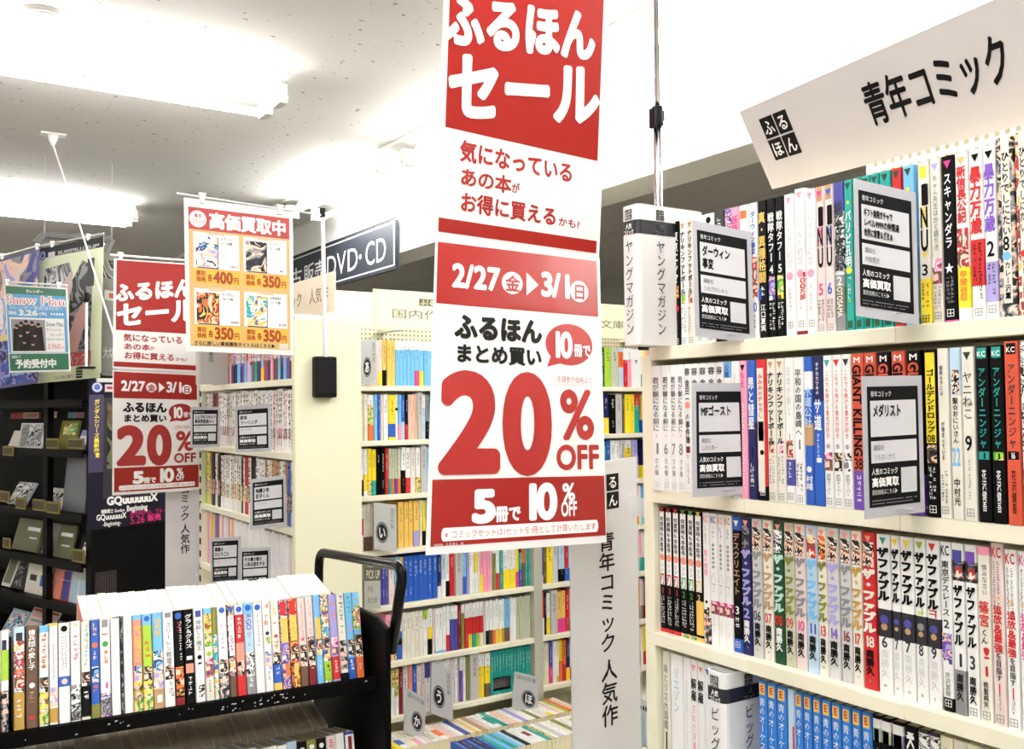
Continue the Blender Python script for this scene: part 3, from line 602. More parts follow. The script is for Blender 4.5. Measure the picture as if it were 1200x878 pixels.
row(ROW4, 850, BZ[3], "right bookcase's fourth shelf", "comics on the right bookcase's fourth shelf")

# ------------------------------------------------------------------ box shaped divider plates and display cards
def logo(fn_quad, fn_text, c0, c1, flip=0): pass
def divider(M, t, h, d, label, spine, side, band=True, base=(232,231,230), group='book shaped divider boxes'):
    """box divider; local x thickness, y depth (front at 0), z height"""
    r_ = .008; b = MB(); P = [(0, d), (0, r_)]+[(r_-r_*math.cos(a), r_-r_*math.sin(a)) for a in (.5, 1.05)]+[(r_, 0), (t-r_, 0)]+[(t-r_+r_*math.sin(a), r_-r_*math.cos(a)) for a in (.5, 1.05)]+[(t, r_), (t, d)]
    b.prism(P, 0, h, mat(base, .3))
    E = .0004; PO = [(x+(E if x > t/2 else -E), y-(E if y < r_ else 0)) for x, y in P[:]]
    if band:
        n = len(PO); z0, z1 = h*.79, h*.89
        b.add([(x, y, z) for z in (z0, z1) for x, y in PO], [(i, i+1, n+i+1, n+i) for i in range(n-1)], mat((38,38,46), .3))
    o = b.build('divider_box', M=M); tag(o, label, 'divider', group)
    c = MB(); c.prism([(x*.9+t*.05, y*.96+.003) for x, y in P], h, h+.0015, mat((150,150,150), .6)); c.build('top_cap', o)
    L = MB()
    front = lambda x, z: (x, -.001, z)
    right = lambda y, z: (t+.001, y, z)
    left = lambda y, z: (-.001, d-y, z)
    for f, x0, W_, s_ in ((front, 0, t, spine), (right, 0, d, side)):
        if not s_: continue
        cx = t/2 if f is front else d*.34
        if band:
            q = .0068; mk = mat((66,66,70), .5)
            for i, ch in enumerate('ふるほん'):
                xa = cx-q-.001+(i % 2)*(q+.001); za = h*.972-(i//2)*(q+.001)-q
                L.quad(f(xa, za), f(xa+q, za), f(xa+q, za+q), f(xa, za+q), mk)
                g = f if f is front else (lambda y, z: (t+.0014, y, z))
                textbox(L, ch, lambda u, v: ((xa+q*(.1+.8*u), -.0014, za+q*(.9-.8*v)) if f is front else (t+.0014, xa+q*(.1+.8*u), za+q*(.9-.8*v))), mat('offwhite'), .03, res=1)
            for j, s in enumerate(('人気', 'コミック')):
                hh = .0085; ww = .013 if j == 0 else .021
                textbox(L, s, lambda u, v: f(cx-ww/2+ww*u, h*(.872-j*.045)-hh*v), mat('white'), .03, res=1)
        sz = .0175; top = h*.755; n = len(s_)
        textbox(L, s_, lambda u, v: f(cx-sz/2+sz*u, top-sz*1.12*n*v), mat((40,40,44)), .0, vertical=True)
        L.build('front_lettering' if f is front else 'side_lettering', o); L = MB()
    return o
y0 = at(748, 330, 0, .885).y
divider(Matrix.Translation((.885, y0+.036, BZ[0]+.0006)) @ Matrix.Rotation(-PI/2, 4, 'Z'), .036, .2, .125, 'tall white divider box beside the pole, far end of the top shelf', 'ヤングマガジン', 'ヤングマガジン')
y0 = at(850, 850, 0, .925).y
divider(Matrix.Translation((.925, y0+.035, BZ[3]+.0006)) @ Matrix.Rotation(-PI/2, 4, 'Z'), .035, .186, .13, 'white divider box with navy band next to the blue comics', 'ビッグ', 'ビッグ', base=(240,240,242))
y0 = at(243, 430, 0, .90).y
divider(Matrix.Translation((.86, y0, BZ[0]+.0006)) @ Matrix.Rotation(-PI/2, 4, 'Z'), .04, .2, .12, 'grey divider box at the far end of the narrow bookcase', '', '秋田書店', band=False, base=(196,194,188))

def pop_card(px, depth, yaw, title, pub, label, scale=1.0, corners=None, tilt=0):
    """black buy-back card in a clear sleeve; corners = TL, TR, BL, BR measured in the photograph, on a plane at a given place"""
    p0, n = depth
    TL, TR, BL, BR = [on(*c, p0, n) for c in corners]
    s = Sheet('display_card', TL, TR, BL, BR, mat((182,182,190), .3), label, 'card', 'black buy-back display cards', thick=.002)
    s.rect(.075, .075, .925, .925, mat((14,14,18), .35), 1)
    s.text('青年コミック', .13, .105, .48, .15, 'lightgrey', lv=2, bold=.01)
    s.rect(.12, .175, .88, .43, (212,212,218), 2); s.rect(.12, .46, .88, .615, (212,212,218), 2)
    n_ = len(title); hh = .095 if n_ < 3 else .062
    for i, t in enumerate(title): s.text(t, .155, .2+i*.108*(1 if n_ < 3 else .68), min(.86, .155+.083*len(t)*(1.15 if n_ < 3 else .62)), .2+i*.108*(1 if n_ < 3 else .68)+hh, (18,18,22), lv=3, bold=.04)
    for i, t in enumerate(pub): s.text(t, .16, .485+i*.065, .16+.06*len(t), .53+i*.065, (90,90,96), lv=3, bold=.0)
    s.text('人気のコミック', .12, .65, .56, .7, 'white', lv=2, bold=.012)
    s.text('高価買取', .12, .715, .57, .785, 'white', lv=2, bold=.04)
    s.text('買取価格はこちら▶', .12, .80, .55, .84, 'lightgrey', lv=2, bold=.0)
    s.rect(.61, .66, .87, .84, (205,205,210), 2)
    s.marks(.12, .875, .88, .882, GR, 26, RND, 2); s.marks(.12, .898, .8, .904, GR, 26, RND, 2)
    s.done('printed_card')
    k = MB(); c = (TL+TR)*.5
    k_ = (s.c[0]+s.c[1]+s.c[2]+s.c[3])/4
    b_ = (s.c[2]+s.c[3])/2; dr = (s.c[3]-s.c[2]).normalized()
    q0 = b_+Vector((0, 0, .006))-s.o-s.n*.0022; ln_ = SX-.001-b_.x+.004
    k.box(q0.x, q0.x+ln_, q0.y-.012, q0.y+.012, q0.z, q0.z+.0015, clear())
    k.build('clear_bracket', s.root); return s.root
def face(ang): return Vector((-math.cos(math.radians(ang)), -math.sin(math.radians(ang)), 0))
CARDS = [
 (((811,258),(880,272),(815,394),(884,402)), .925, 1, 48, ('ダーウィン','事変'), ('講談社','うめざわしゅん'), 'black display card in front of the top shelf, nearest the pole'),
 (((1000,209),(1073,226),(1003,370),(1077,381)), .90, 1, 42, ('ギフト無限ガチャで','レベル9999の仲間達','世界に復讐＆ざまぁ'), ('講談社','大前貴史'), 'black display card in front of the teal comics'),
 (((811,449),(872,449),(812,583),(878,579)), .918, 1, 60, ('MFゴースト',), ('講談社','しげの秀一'), 'black display card left of the deep blue comic, second shelf'),
 (((1010,441),(1080,440),(1014,609),(1084,600)), .90, 1, 58, ('メダリスト',), ('講談社','つるまいかだ'), 'black display card in front of the orange comics'),
 (((223,477),(258,477),(223,525),(257,524)), .86, 2, 60, ('とんでもスキルで','異世界放浪メシ'), ('江口連',), 'black display card overlapping the edge of the small sale banner'),
 (((275,477),(317,474),(276,531),(318,529)), .90, 2, 60, ('終末','ツーリング'), ('さいとー栄',), 'black display card at the middle of the narrow bookcase, second shelf'),
 (((293,562),(335,557),(293,621),(336,616)), .90, 2, 60, ('地縛少年','花子くん'), ('スクウェア',), 'black display card on the third shelf of the narrow bookcase'),
 (((246,631),(282,629),(247,686),(281,683)), .89, 2, 60, ('薬屋の','ひとりごと'), ('ビッグ',), 'black display card low on the narrow bookcase, left of its neighbour'),
 (((281,643),(317,641),(281,697),(317,694)), .87, 2, 60, ('その着せ替え','人形は恋をする'), ('スクウェア',), 'black display card just above the white book tops')]
for cr, x, _, ang, ti, pu, lb in CARDS:
    cx = sum(c[0] for c in cr)/4; cy = sum(c[1] for c in cr)/4
    pop_card(None, (at(cx, cy, 0, x), face(ang)), 0, ti, pu, lb, corners=cr)

# ================================================================== banners
RED, INK = paper('salered', .3, .25, (225,92,40)), mat((160,32,28), .4)
WHT = mat((248,246,244), .35)
DESIGN = []
def sale_banner(name, q, label):
    """two stacked laminated sheets; the lay-out is measured once on the large banner and reused on the small one"""
    up = Sheet(name, *q['up'], paper((248,247,246), .3, .22), label, 'banner', 'red and white sale banners')
    lo = Sheet('lower_sheet', *q['lo'], paper((248,247,246), .3, .22), None, None)
    if not DESIGN:
        R_ = lambda sh, c, a, b, lv=1: DESIGN.append((sh, 'rect', (*(up, lo)[sh].uv(*a), *(up, lo)[sh].uv(*b), c, lv), {}))
        T_ = lambda sh, t, a, b, c, bold, lv=2: DESIGN.append((sh, 'text', (t, *(up, lo)[sh].uv(*a), *(up, lo)[sh].uv(*b), c), dict(bold=bold, lv=lv, res=6)))
        Q_ = lambda t, q, bold: DESIGN.append((0, 'textq', (t, [up.uv(*a) for a in q], WHT), dict(bold=bold, lv=2, res=5)))
        def E_(c, x, y, rx, ry, lv=1):
            u, v = lo.uv(x, y); DESIGN.append((1, 'ell', (u, v, lo.uv(x+rx, y)[0]-u, lo.uv(x, y+ry)[1]-v, c, lv, 36), {}))
        def P_(c, pts, lv=2): DESIGN.append((1, 'poly', ([lo.uv(*p) for p in pts], c, lv), {}))
        BLK_ = (22,20,20)
        DESIGN.append((0, 'rect', (.03, .012, .962, up.uv(699.6, 188.7)[1], RED, 1), {}))
        Q_('ふるほん', ((520,-12), (697,12), (518,54), (697,74)), .05); Q_('セール', ((525,56), (703,74), (523,143), (702,150)), .045)
        T_(0, '気になっている', (539,162.5), (671.5,215.5), INK, .03, 1); T_(0, 'あの本', (539,195), (599,228), INK, .03, 1); T_(0, 'が', (599.4,213), (608.5,228), INK, .02, 1)
        T_(0, 'お得に買える', (539,223.5), (652.5,266), INK, .03, 1); T_(0, 'かも?', (654,253.5), (679,269), INK, .02, 1)
        R_(0, RED, (514,254.7), (698.5,297))
        R_(1, RED, (513,283.3), (700.8,371.5))
        T_(1, '2/27', (530,308.5), (586,341.5), WHT, .04); E_(WHT, 600, 332, 12, 13, 2); T_(1, '金', (591.5,322), (609,343.5), INK, .03, 3)
        P_(WHT, ((616.7,319.8),(616.7,346.4),(630.5,334.4))); T_(1, '3/1', (633,318.5), (667.5,350), WHT, .04); E_(WHT, 678.4, 342, 10.5, 12.5, 2); T_(1, '日', (670.5,332), (686.5,353), INK, .03, 3)
        T_(1, 'ふるほん', (533,366.5), (635,404), BLK_, .055, 1); T_(1, 'まとめ買い', (533,402), (635,430), BLK_, .045, 1)
        E_(INK, 667, 404, 27, 24.5); P_(INK, ((645,418),(641,430),(660,425)), 1); T_(1, '10', (646,388), (671,420), WHT, .04); T_(1, '冊で', (672,402.5), (692,419.5), WHT, .035)
        R_(1, (226,200,198), (649,438.5), (697,452.8)); R_(1, (250,248,247), (649.6,439.4), (696.4,452), 1.6); T_(1, '店頭表示価格より', (652,440.5), (694,450.8), (150,60,55), .0, 2.4)
        T_(1, '2', (518,436), (586,551), INK, .05, 1); T_(1, '0', (591,438), (647,551.5), INK, .05, 1); T_(1, '%', (656,456), (697.5,514.5), INK, .03, 1); T_(1, 'OFF', (651.5,521.5), (702.5,549.5), INK, .035, 1)
        u1_, v1_ = lo.uv(709.6, 627.5); u0_, v0_ = lo.uv(506.4, 562.4); DESIGN.append((1, 'rect', (u0_, v0_, u1_, max(v1_, lo.uv(505.6,641)[1]), RED, 1), {}))
        T_(1, '5', (553.5,575), (580,611), WHT, .06); T_(1, '冊で', (580,593), (610,611), WHT, .045); T_(1, '10', (612,567.5), (653,607.5), WHT, .045); T_(1, '%', (658.5,566.5), (674,587), WHT, .03); T_(1, 'OFF', (657,588), (676,604.5), WHT, .03)
        ua, va = lo.uv(520, 627.5); ub, vb = lo.uv(698, 616); vm = (va+vb)/2; hv = lo.uv(610, 629)[1]-lo.uv(610, 621.5)[1]; hu = hv*.72
        DESIGN.append((1, 'rect', (ua, vm-hv, ub, vm+hv, WHT, 2), {}))
        for u_ in (ua, ub): DESIGN.append((1, 'ell', (u_, vm, hu, hv, WHT, 2), {}))
        DESIGN.append((1, 'text', ('※コミックセットは1セットを1冊として計算いたします', ua, vm-hv*.62, ub, vm+hv*.7, (190,100,95)), dict(bold=.0, lv=3)))
        ux, vx = lo.uv(508, 637); DESIGN.append((1, 'text', ('2602ft_ふるほん_35', ux, vx, ux+.15, vx+.012, WHT), dict(bold=0, lv=2)))
    for sh, k, a, kw in DESIGN: getattr((up, lo)[sh], k)(*a, **kw)
    up.done(); lo.done()
    lo.root.location = lo.o-up.o; lo.root.parent = up.root
    return up
ZT = 1.245
A0 = at(523.5, -100, 1, 1.19); A1 = at(715, -24, 1, 1.19)
A2 = at(511, 278.5, 1, ZT); A3 = at(702, 304, 1, ZT)
B0 = at(510.5, 279, 1, ZT-.003); B1 = at(702.5, 303, 1, ZT-.003)
B2 = at(499, 651, 1, 1.125); B3 = at(711, 636, 1, 1.125)
ban = sale_banner('sale_banner', dict(up=(A0, A1, A2, A3), lo=(B0, B1, B2, B3)), 'large red and white sale banner hanging in the centre')
def rod_clips(root, o, p0, p1, us, r=.0028, hook=.03, cm=(236,236,236)):
    b = MB(); b.tube([p0-o, p1-o], r, mat((225,225,226), .3), 10); b.build('hanging_rod', root)
    for u in us:
        p = p0.lerp(p1, u)-o; c = MB()
        c.box(p.x-.006, p.x+.006, p.y-.005, p.y+.005, p.z-.016, p.z+.007, mat(cm, .3)); c.tube([(p.x-.009, p.y, p.z+.007), (p.x+.009, p.y, p.z+.007)], .005, mat(cm, .3), 10)
        c.build('clip', root, bevel=.001)
PX = at(772, 240, 1, 1.10)
rod_clips(ban.root, ban.o, A0+Vector((-.03, .004, .014)), Vector((PX.x, 1.19, A1.z+.0)), (.18, .75))
# its pole at the far end of the right bookcase
r = empty('banner_pole', (PX.x, PX.y, BZ[0])); tag(r, 'thin chrome telescopic pole rising beside the white divider box', 'pole')
CHR = mat((200,200,204), .18, 1)
zj = at(771, 137, 1, 1.10).z-BZ[0]
b = MB(); b.tube([(0, 0, 0), (0, 0, zj)], .0068, CHR, 14); b.build('lower_tube', r, smooth=True)
b = MB(); b.tube([(0, 0, zj), (0, 0, 2.62-BZ[0])], .0042, CHR, 12); b.build('upper_tube', r, smooth=True)
b = MB(); b.tube([(0, 0, zj-.014), (0, 0, zj+.016)], [.0095, .0085], mat('black', .4), 14); b.box(-.0125, -.006, -.006, .006, zj-.019, zj+.012, mat('black', .4)); b.box(.004, .011, -.005, .005, zj-.006, zj+.010, mat('black', .4)); b.build('clamp', r, bevel=.001)
b = MB(); b.box(-.03, .03, -.02, .02, 0, .008, mat('black', .4)); b.build('foot', r, bevel=.002)

L0, L1, L2, L3 = at(133.5, 303, 1, 3.44), at(235, 310, 1, 3.44), at(132, 432, 1, 3.44), at(232.5, 437, 1, 3.44)
M0, M1, M2, M3 = at(132, 433.5, 1, 3.437), at(232.5, 438.5, 1, 3.437), at(131.5, 581, 1, 3.43), at(233.5, 574, 1, 3.43)
ban2 = sale_banner('sale_banner', dict(up=(L0, L1, L2, L3), lo=(M0, M1, M2, M3)), 'smaller red and white sale banner hanging at left')
rod_clips(ban2.root, ban2.o, L0+Vector((-.012, .002, .012)), L1+Vector((.03, .002, .01)), (.1,), .004)

# ------------------------------------------------------------------ price poster above the narrow bookcase
q = [at(x, y, 1, 2.50) for x, y in ((215.5,231.5), (343,247.5), (218.5,411.5), (344.5,416.5))]
s = Sheet('price_poster', *q, paper((248,247,244), .25, .3), 'red and tan buying price poster with four cover pictures', 'poster')
PR = mat((178,56,54), .4); TAN = mat((212,172,112), .5); YEL = mat((232,180,60), .5); ORG = mat((160,62,22), .4)
s.rect(.035, .055, .965, .2, PR, 1); s.rect(.035, .2, .965, .965, TAN, 1)
s.ell(.118, .13, .075, .055, WHT, 2); s.text('青年', .085, .095, .155, .125, INK, lv=3, bold=.02); s.text('コミック', .055, .13, .182, .16, INK, lv=3, bold=.02)
s.text('高価買取中', .215, .075, .935, .185, WHT, bold=.045, lv=2)
for i, (u, v, pr, a, tt, tn) in enumerate(((.075,.215,'400','cool','メダリスト','1～14巻'), (.525,.215,'350','dark','ダークナイト','1・2巻'), (.075,.585,'350','blaze','キングダム','78～79巻'), (.525,.585,'350','sea','お気楽領主','1～7巻'))):
    s.rect(u, v, u+.41, v+.235, WHT, 2); s.rect(u+.02, v+.025, u+.215, v+.225, artbig(a), 3); s.rect(u+.205, v+.03, u+.222, v+.23, (40,40,44), 2.6); s.rect(u+.03, v+.228, u+.222, v+.235, (40,40,44), 2.6)
    s.rect(u+.13, v-.01, u+.28, v+.012, (206,184,150), 4)
    s.text(tt, u+.245, v+.02, u+.355, v+.042, (40,36,34), lv=3, bold=.015); s.text(tn, u+.25, v+.05, u+.35, v+.072, (40,36,34), lv=3, bold=.015)
    s.marks(u+.33, v+.205, u+.4, v+.22, (70,66,64), 6, RND)
    s.rect(u, v+.245, u+.42, v+.335, YEL, 2)
    s.text('買取', u+.02, v+.252, u+.105, v+.288, ORG, lv=3, bold=.03); s.text('価格', u+.02, v+.29, u+.105, v+.326, ORG, lv=3, bold=.03); s.text('各', u+.12, v+.272, u+.165, v+.32, ORG, lv=3, bold=.035)
    s.text(pr, u+.175, v+.25, u+.35, v+.328, ORG, lv=3, bold=.045); s.text('円', u+.355, v+.28, u+.405, v+.328, ORG, lv=3, bold=.03)
s.text('さらに詳しい高価買取タイトルはこちら▶', .065, .928, .82, .958, (30,26,24), bold=.03, lv=2)
s.rect(.855, .924, .94, .962, (214,208,196), 2); s.marks(.05, .957, .3, .962, (120,96,60), 24, RND, 2)
s.done()
PR0, PR1 = at(207, 226.5, 1, 2.497), at(376, 252, 1, 2.497)
rod_clips(s.root, s.o, PR0, PR1, (.165, .70), .0028, cm=(238,238,236))
pt, pb = at(378, 250, 1, 2.515), at(381.5, 425, 1, 2.515)
r = empty('poster_stand', (pb.x, Y20, pb.z)); tag(r, 'white telescopic poster pole on a black box on the end panel', 'pole')
o_ = Vector((pb.x, Y20, pb.z))
b = MB(); b.tube([pb-o_, pt-o_], .006, mat((232,234,240), .3), 12); b.build('tube', r)
b = MB(); b.tube([pt-o_-Vector((0, 0, .012)), pt-o_+Vector((0, 0, .014))], .0085, mat('black', .4), 12); b.build('tip', r)
q0, q1 = at(369.5, 417.5, 1, Y20-.03), at(395, 466, 1, Y20-.03)
b = MB(); b.box(q0.x-o_.x, q1.x-o_.x, -.034, -.0005, q1.z-o_.z, q0.z-o_.z, mat((14,14,16), .55)); b.build('magnet_box', r, bevel=.006)
b = MB(); b.box(q0.x-o_.x+.006, q1.x-o_.x-.006, -.0365, -.034, q1.z-o_.z+.012, q0.z-o_.z-.012, mat((28,28,30), .4)); b.build('cover_plate', r, bevel=.001)

# ------------------------------------------------------------------ signs
def four_logo(s, u0, v0, u1, v1, c=(24,24,26), lv=1):
    w_, h_ = (u1-u0), (v1-v0)
    for i, ch in enumerate('ふるほん'):
        a = u0+(i % 2)*w_*.52; b = v0+(i//2)*h_*.52
        s.rect(a, b, a+w_*.48, b+h_*.48, c, lv); s.text(ch, a+w_*.05, b+h_*.05, a+w_*.43, b+h_*.43, WHT, lv=lv+1, bold=.02)
def vert_sign(p, label, ya):
    TL, TR, BL, BR = p
    s = Sheet('upright_sign', TL, TR, BL, BR, mat((218,216,222), .35), label, 'sign', 'upright white section signs', thick=.003)
    h = (TL-BL).length; w_ = (TR-TL).length
    a = .066/h; lw = .066
    four_logo(s, .34, .022/h, .34+.052/w_, .078/h)
    z = .125; s.flush('logo')
    s.text('青年コミック', .40, .113/h, .40+.034/w_, .305/h, (22,22,24), bold=.016, lv=1, vertical=True)
    s.text('人気作', .41, .315/h, .41+.034/w_, .422/h, (22,22,24), bold=.016, lv=1, vertical=True)
    s.done('lettering')
    e = MB(); e.quad(TL-s.o-s.n*.004, BL-s.o-s.n*.004, BL-s.o-s.n*.004+(TR-TL)*1.06, TL-s.o-s.n*.004+(TR-TL)*1.06, clear((240,240,244), .25)); e.build('clear_holder', s.root)
    for z in (.08, .5, .9):
        e = MB(); a = TR+(BR-TR)*z-s.o; e.box(a.x-.03, a.x+.02, a.y-ya-.001, a.y-.003, a.z-.015, a.z+.015, clear((240,240,244), .4)) if 0 else e.box(a.x-.02, a.x-.017, a.y-ya, a.y+.004, a.z-.015, a.z+.015, clear((240,240,244), .4)); e.build('clear_arm', s.root)
    return s
yv = 1.205
TL, TR = at(667, 546, 1, yv), at(745.5, 535.5, 1, yv); d = Vector((0, 0, -.98))+Vector((.004, 0, 0))
vert_sign((TL, TR, TL+d, TR+d), 'upright white sign with black characters at the end of the right bookcase', yv-YR1-.0225)
yv2 = Y21+.02
TL2 = Vector((.834, yv2, TL.z)); TR2 = Vector((.958, yv2, TL.z+.004)); d = Vector((0, 0, -.98))
vert_sign((TL2, TR2, TL2+d, TR2+d), 'upright white sign behind the small sale banner at left', .021)

bl, bm_ = at(905, 222, 0, 1.0), at(1020, 190, 0, 1.0); tl, tr = at(866, 131, 0, .94), at(1165, -.5, 0, .94)
k = (.24-tl.y)/(tr.y-tl.y); tr = tl+(tr-tl)*k; k = (.24-bl.y)/(bm_.y-bl.y); br = Vector((1.0, .24, bl.z+.002))
s = Sheet('top_sign', tl, tr, bl, br, mat((218,213,215), .35), 'slanted white section sign over the right bookcase', 'sign', thick=.003)
ua, va = s.uv(892, 152); ub, vb = s.uv(943, 181); four_logo(s, s.uv(893,149)[0], .17, s.uv(941,180)[0], .68); s.flush('logo')
u0 = s.uv(1012, 120)[0]; u1 = s.uv(1188, 78)[0]
s.text('青年コミック', u0, .22, u1, .66, (20,20,22), bold=.022, lv=1)
s.done('lettering')
e = MB(); p0 = s.pt(.62, .9, 0); p1 = s.pt(.62, 1.0, 0)
for u in (.60, .9):
    e = MB(); a = s.pt(u, .93, .002)-s.o; b_ = s.pt(u+.05, .93, .002)-s.o; n_ = Vector((0, 0, -.012)); e.quad(a, b_, b_+n_, a+n_, clear((250,250,252), .6)); c_ = Vector((.10-.005, 0, .02)); e.quad(a+n_, b_+n_, b_+n_+c_, a+n_+c_, clear((250,250,252), .6)); e.build('clear_bracket', s.root)

q = [at(x, y, 0, 1.05) for x, y in ((392,317.5), (392,364.5))]
TR, BR = q; TL = TR+Vector((0, .62, .004)); BL = BR+Vector((0, .62, .004))
s = Sheet('top_sign', TL, TR, BL, BR, mat((240,226,200), .4), 'small beige section sign behind the white poster pole', 'sign', thick=.004)
s.text('青年コミック', .10, .28, .60, .72, (120,96,66), bold=.0, lv=1); s.text('人気作', .69, .28, .93, .72, (120,96,66), bold=.0, lv=1); s.done('lettering')
e = MB()
for u in (.2, .8): e = MB(); a = s.pt(u, 1, 0)-s.o; e.box(a.x+.002, a.x+.008, a.y-.01, a.y+.01, a.z-.045, a.z+.05, mat((210,206,196), .4)); e.build('bracket', s.root)

xd = XB-.03
TR, BR = at(463.5, 257, 0, xd), at(463.5, 315, 0, xd); TL = TR+Vector((0, 1.9, .0)); BL = BR+Vector((0, 1.9, 0))
s = Sheet('aisle_sign', TL, TR, BL, BR, mat((40,47,58), .5), 'slate blue hanging aisle sign with large white letters', 'sign', thick=.02)
for a in ((.005,.03,.995,.055), (.005,.90,.995,.93), (.988,.03,.995,.93), (.005,.03,.012,.93)): s.rect(*a, 'white', 1)
s.rect(0, -.05, 1, 0, (26,28,32), 1)
k = MB()
s.text('中古', .06, .26, .30, .78, 'white', bold=.01, lv=1); s.text('販売', .31, .26, .50, .78, 'white', bold=.01, lv=1)
s.text('DVD', .505, .25, .755, .78, 'white', bold=.0, lv=1); s.text('・', .735, .3, .80, .75, 'white', bold=.03, lv=1); s.text('CD', .80, .25, .945, .78, 'white', bold=.0, lv=1)
s.done('lettering')
for u in (.15, .85):
    k = MB(); a = s.pt(u, 0, -.01)-s.o; k.tube([a, Vector((a.x, a.y, CZ-s.o.z))], .003, mat((90,92,96), .4), 8); k.build('hanger_rod', s.root)

def shelf_sign(x0, x1, z0, z1, lines, label, tx0, tx1):
    y = YB+.012
    s = Sheet('shelf_sign', (x0, y, z1), (x1, y, z1), (x0, y, z0), (x1, y, z0), mat((246,246,212), .5), label, 'sign', 'cream signs on top of the back bookcase', thick=.006)
    s.rect(.0, .02, .012, .98, (222,220,186), 1); W_ = x1-x0; H_ = z1-z0
    for i, ch in enumerate('ふるほん'):
        a = (tx0-x0)/W_+(.115+i*.036)/W_*.9; s.rect(a, .18, a+.03/W_, .36, (110,106,76), 1); s.text(ch, a+.003/W_, .195, a+.027/W_, .345, (246,246,212), lv=2, bold=.02)
    s.flush('logo')
    s.text(lines, (tx0-x0)/W_, .46, (tx1-x0)/W_, .72, (118,112,84), bold=.0, lv=1)
    s.done('lettering')
    for a in (-W_/2+.1, W_/2-.13):
        p = MB(); p.box(a, a+.03, .006, .1875, -H_/2+.002, -H_/2+.014, CREAM); p.build('support_strip', s.root)
zT, zB = at(440, 338, 1, YB).z, at(440, 385, 1, YB).z
shelf_sign(at(439.5, 360, 1, YB).x, 1.9, zB, zT, '国内作家文庫', 'cream shelf sign on the left bay of the back bookcase', at(460, 362, 1, YB).x, at(460, 362, 1, YB).x+.36)
xs = at(729, 377, 1, YB).x
shelf_sign(1.97, 2.62, zB, zT, '国内作家文庫', 'cream shelf sign right of the banner, on the far bay', xs-.33, xs+.02)

# ================================================================== paperbacks on the back bookcase
def auto_items(base, bands, rnd, h):
    it = [('b', a, b_, c) for a, b_, c in bands]
    dark = base in ('black','navy','blue','darkred','purple','darkgreen','red','indigo','charcoal','dark','teal','brown')
    it.append(('m', .12, .12+rnd.uniform(.25, .42), W if dark else 'charcoal', rnd.uniform(.3, .45)))
    if rnd.random() < .7: it.append(('m', .68, .86, W if dark else GR, .26))
    return it
def back_row(specs, yref, z, place, group, hbase=.149):
    rnd = random.Random(int(yref)); ent = []
    for px0, px1, base, look, bands in specs:
        x0 = at(px0, yref, 1, YB+.014).x; x1 = at(px1, yref, 1, YB+.014).x; t = max(.004, x1-x0-.0006); h = hbase+rnd.uniform(-.003, .002)
        o = make_book('paperback_book', t, h, .105, base, auto_items(base, bands, rnd, h), Matrix.Translation((x0, YB+.014+rnd.uniform(0, .004), z+.0006)), detail=False, rnd=rnd)
        ent.append((o, look))
    label_row(ent, place, group)
def run(px0, px1, n, base, look, bands=()):
    w_ = (px1-px0)/n; return [(px0+i*w_, px0+(i+1)*w_, base, look, list(bands)) for i in range(n)]
PB = 'paperback'
def fill(px0, px1, seed):
    rnd = random.Random(seed); out = []; x = px0
    while x < px1-2:
        w_ = rnd.uniform(3.6, 6); b_ = rnd.choice(['white','offwhite','white','sky','yellow','pink','teal','lightgrey','red','navy','cream']); c = rnd.choice(['yellow','red','teal','black','blue','orange'])
        out.append((x, min(px1, x+w_), b_, f'{NAMES.get(b_, b_)} paperback with {c} foot', [(.7, 1, c)])); x += w_
    return out
NAMES = dict(offwhite='ivory', sky='sky blue', lightgrey='grey')
R1 = [(445,448.6,'rosy','rose paperback with yellow foot',[(.68,1,'yellow')])]+[(449,453.4,'gold','gold paperback with black foot',[(.66,1,'black')])]+run(453.8,463.6,2,'gold','gold paperback')+run(464,486,5,'sky','sky blue paperback with white top',[(0,.2,'white')])+\
  [(486.2,491.6,'sky','sky blue paperback with magenta foot',[(0,.2,'white'),(.66,1,'magenta')]), (491.8,497,'sky','sky blue paperback with yellow foot',[(0,.2,'white'),(.66,1,'yellow')])]+run(497.2,530,7,'sky','sky blue paperback with white top',[(0,.2,'white')])+fill(690,705,11)+\
  [(705.5,709,'darkgreen','dark green paperback',[]), (709.5,716.5,'lime','lime paperback',[]), (717,725,'sage','pale green paperback',[]), (725.4,731,'paleblue','pale blue paperback with orange edge',[(.1,.5,'orange')]), (731.4,736,'red','red paperback',[(0,.3,'white')]), (736.4,740.6,'pink','pink paperback',[(0,.3,'white')]), (741,752,'white','thick white paperback',[])]
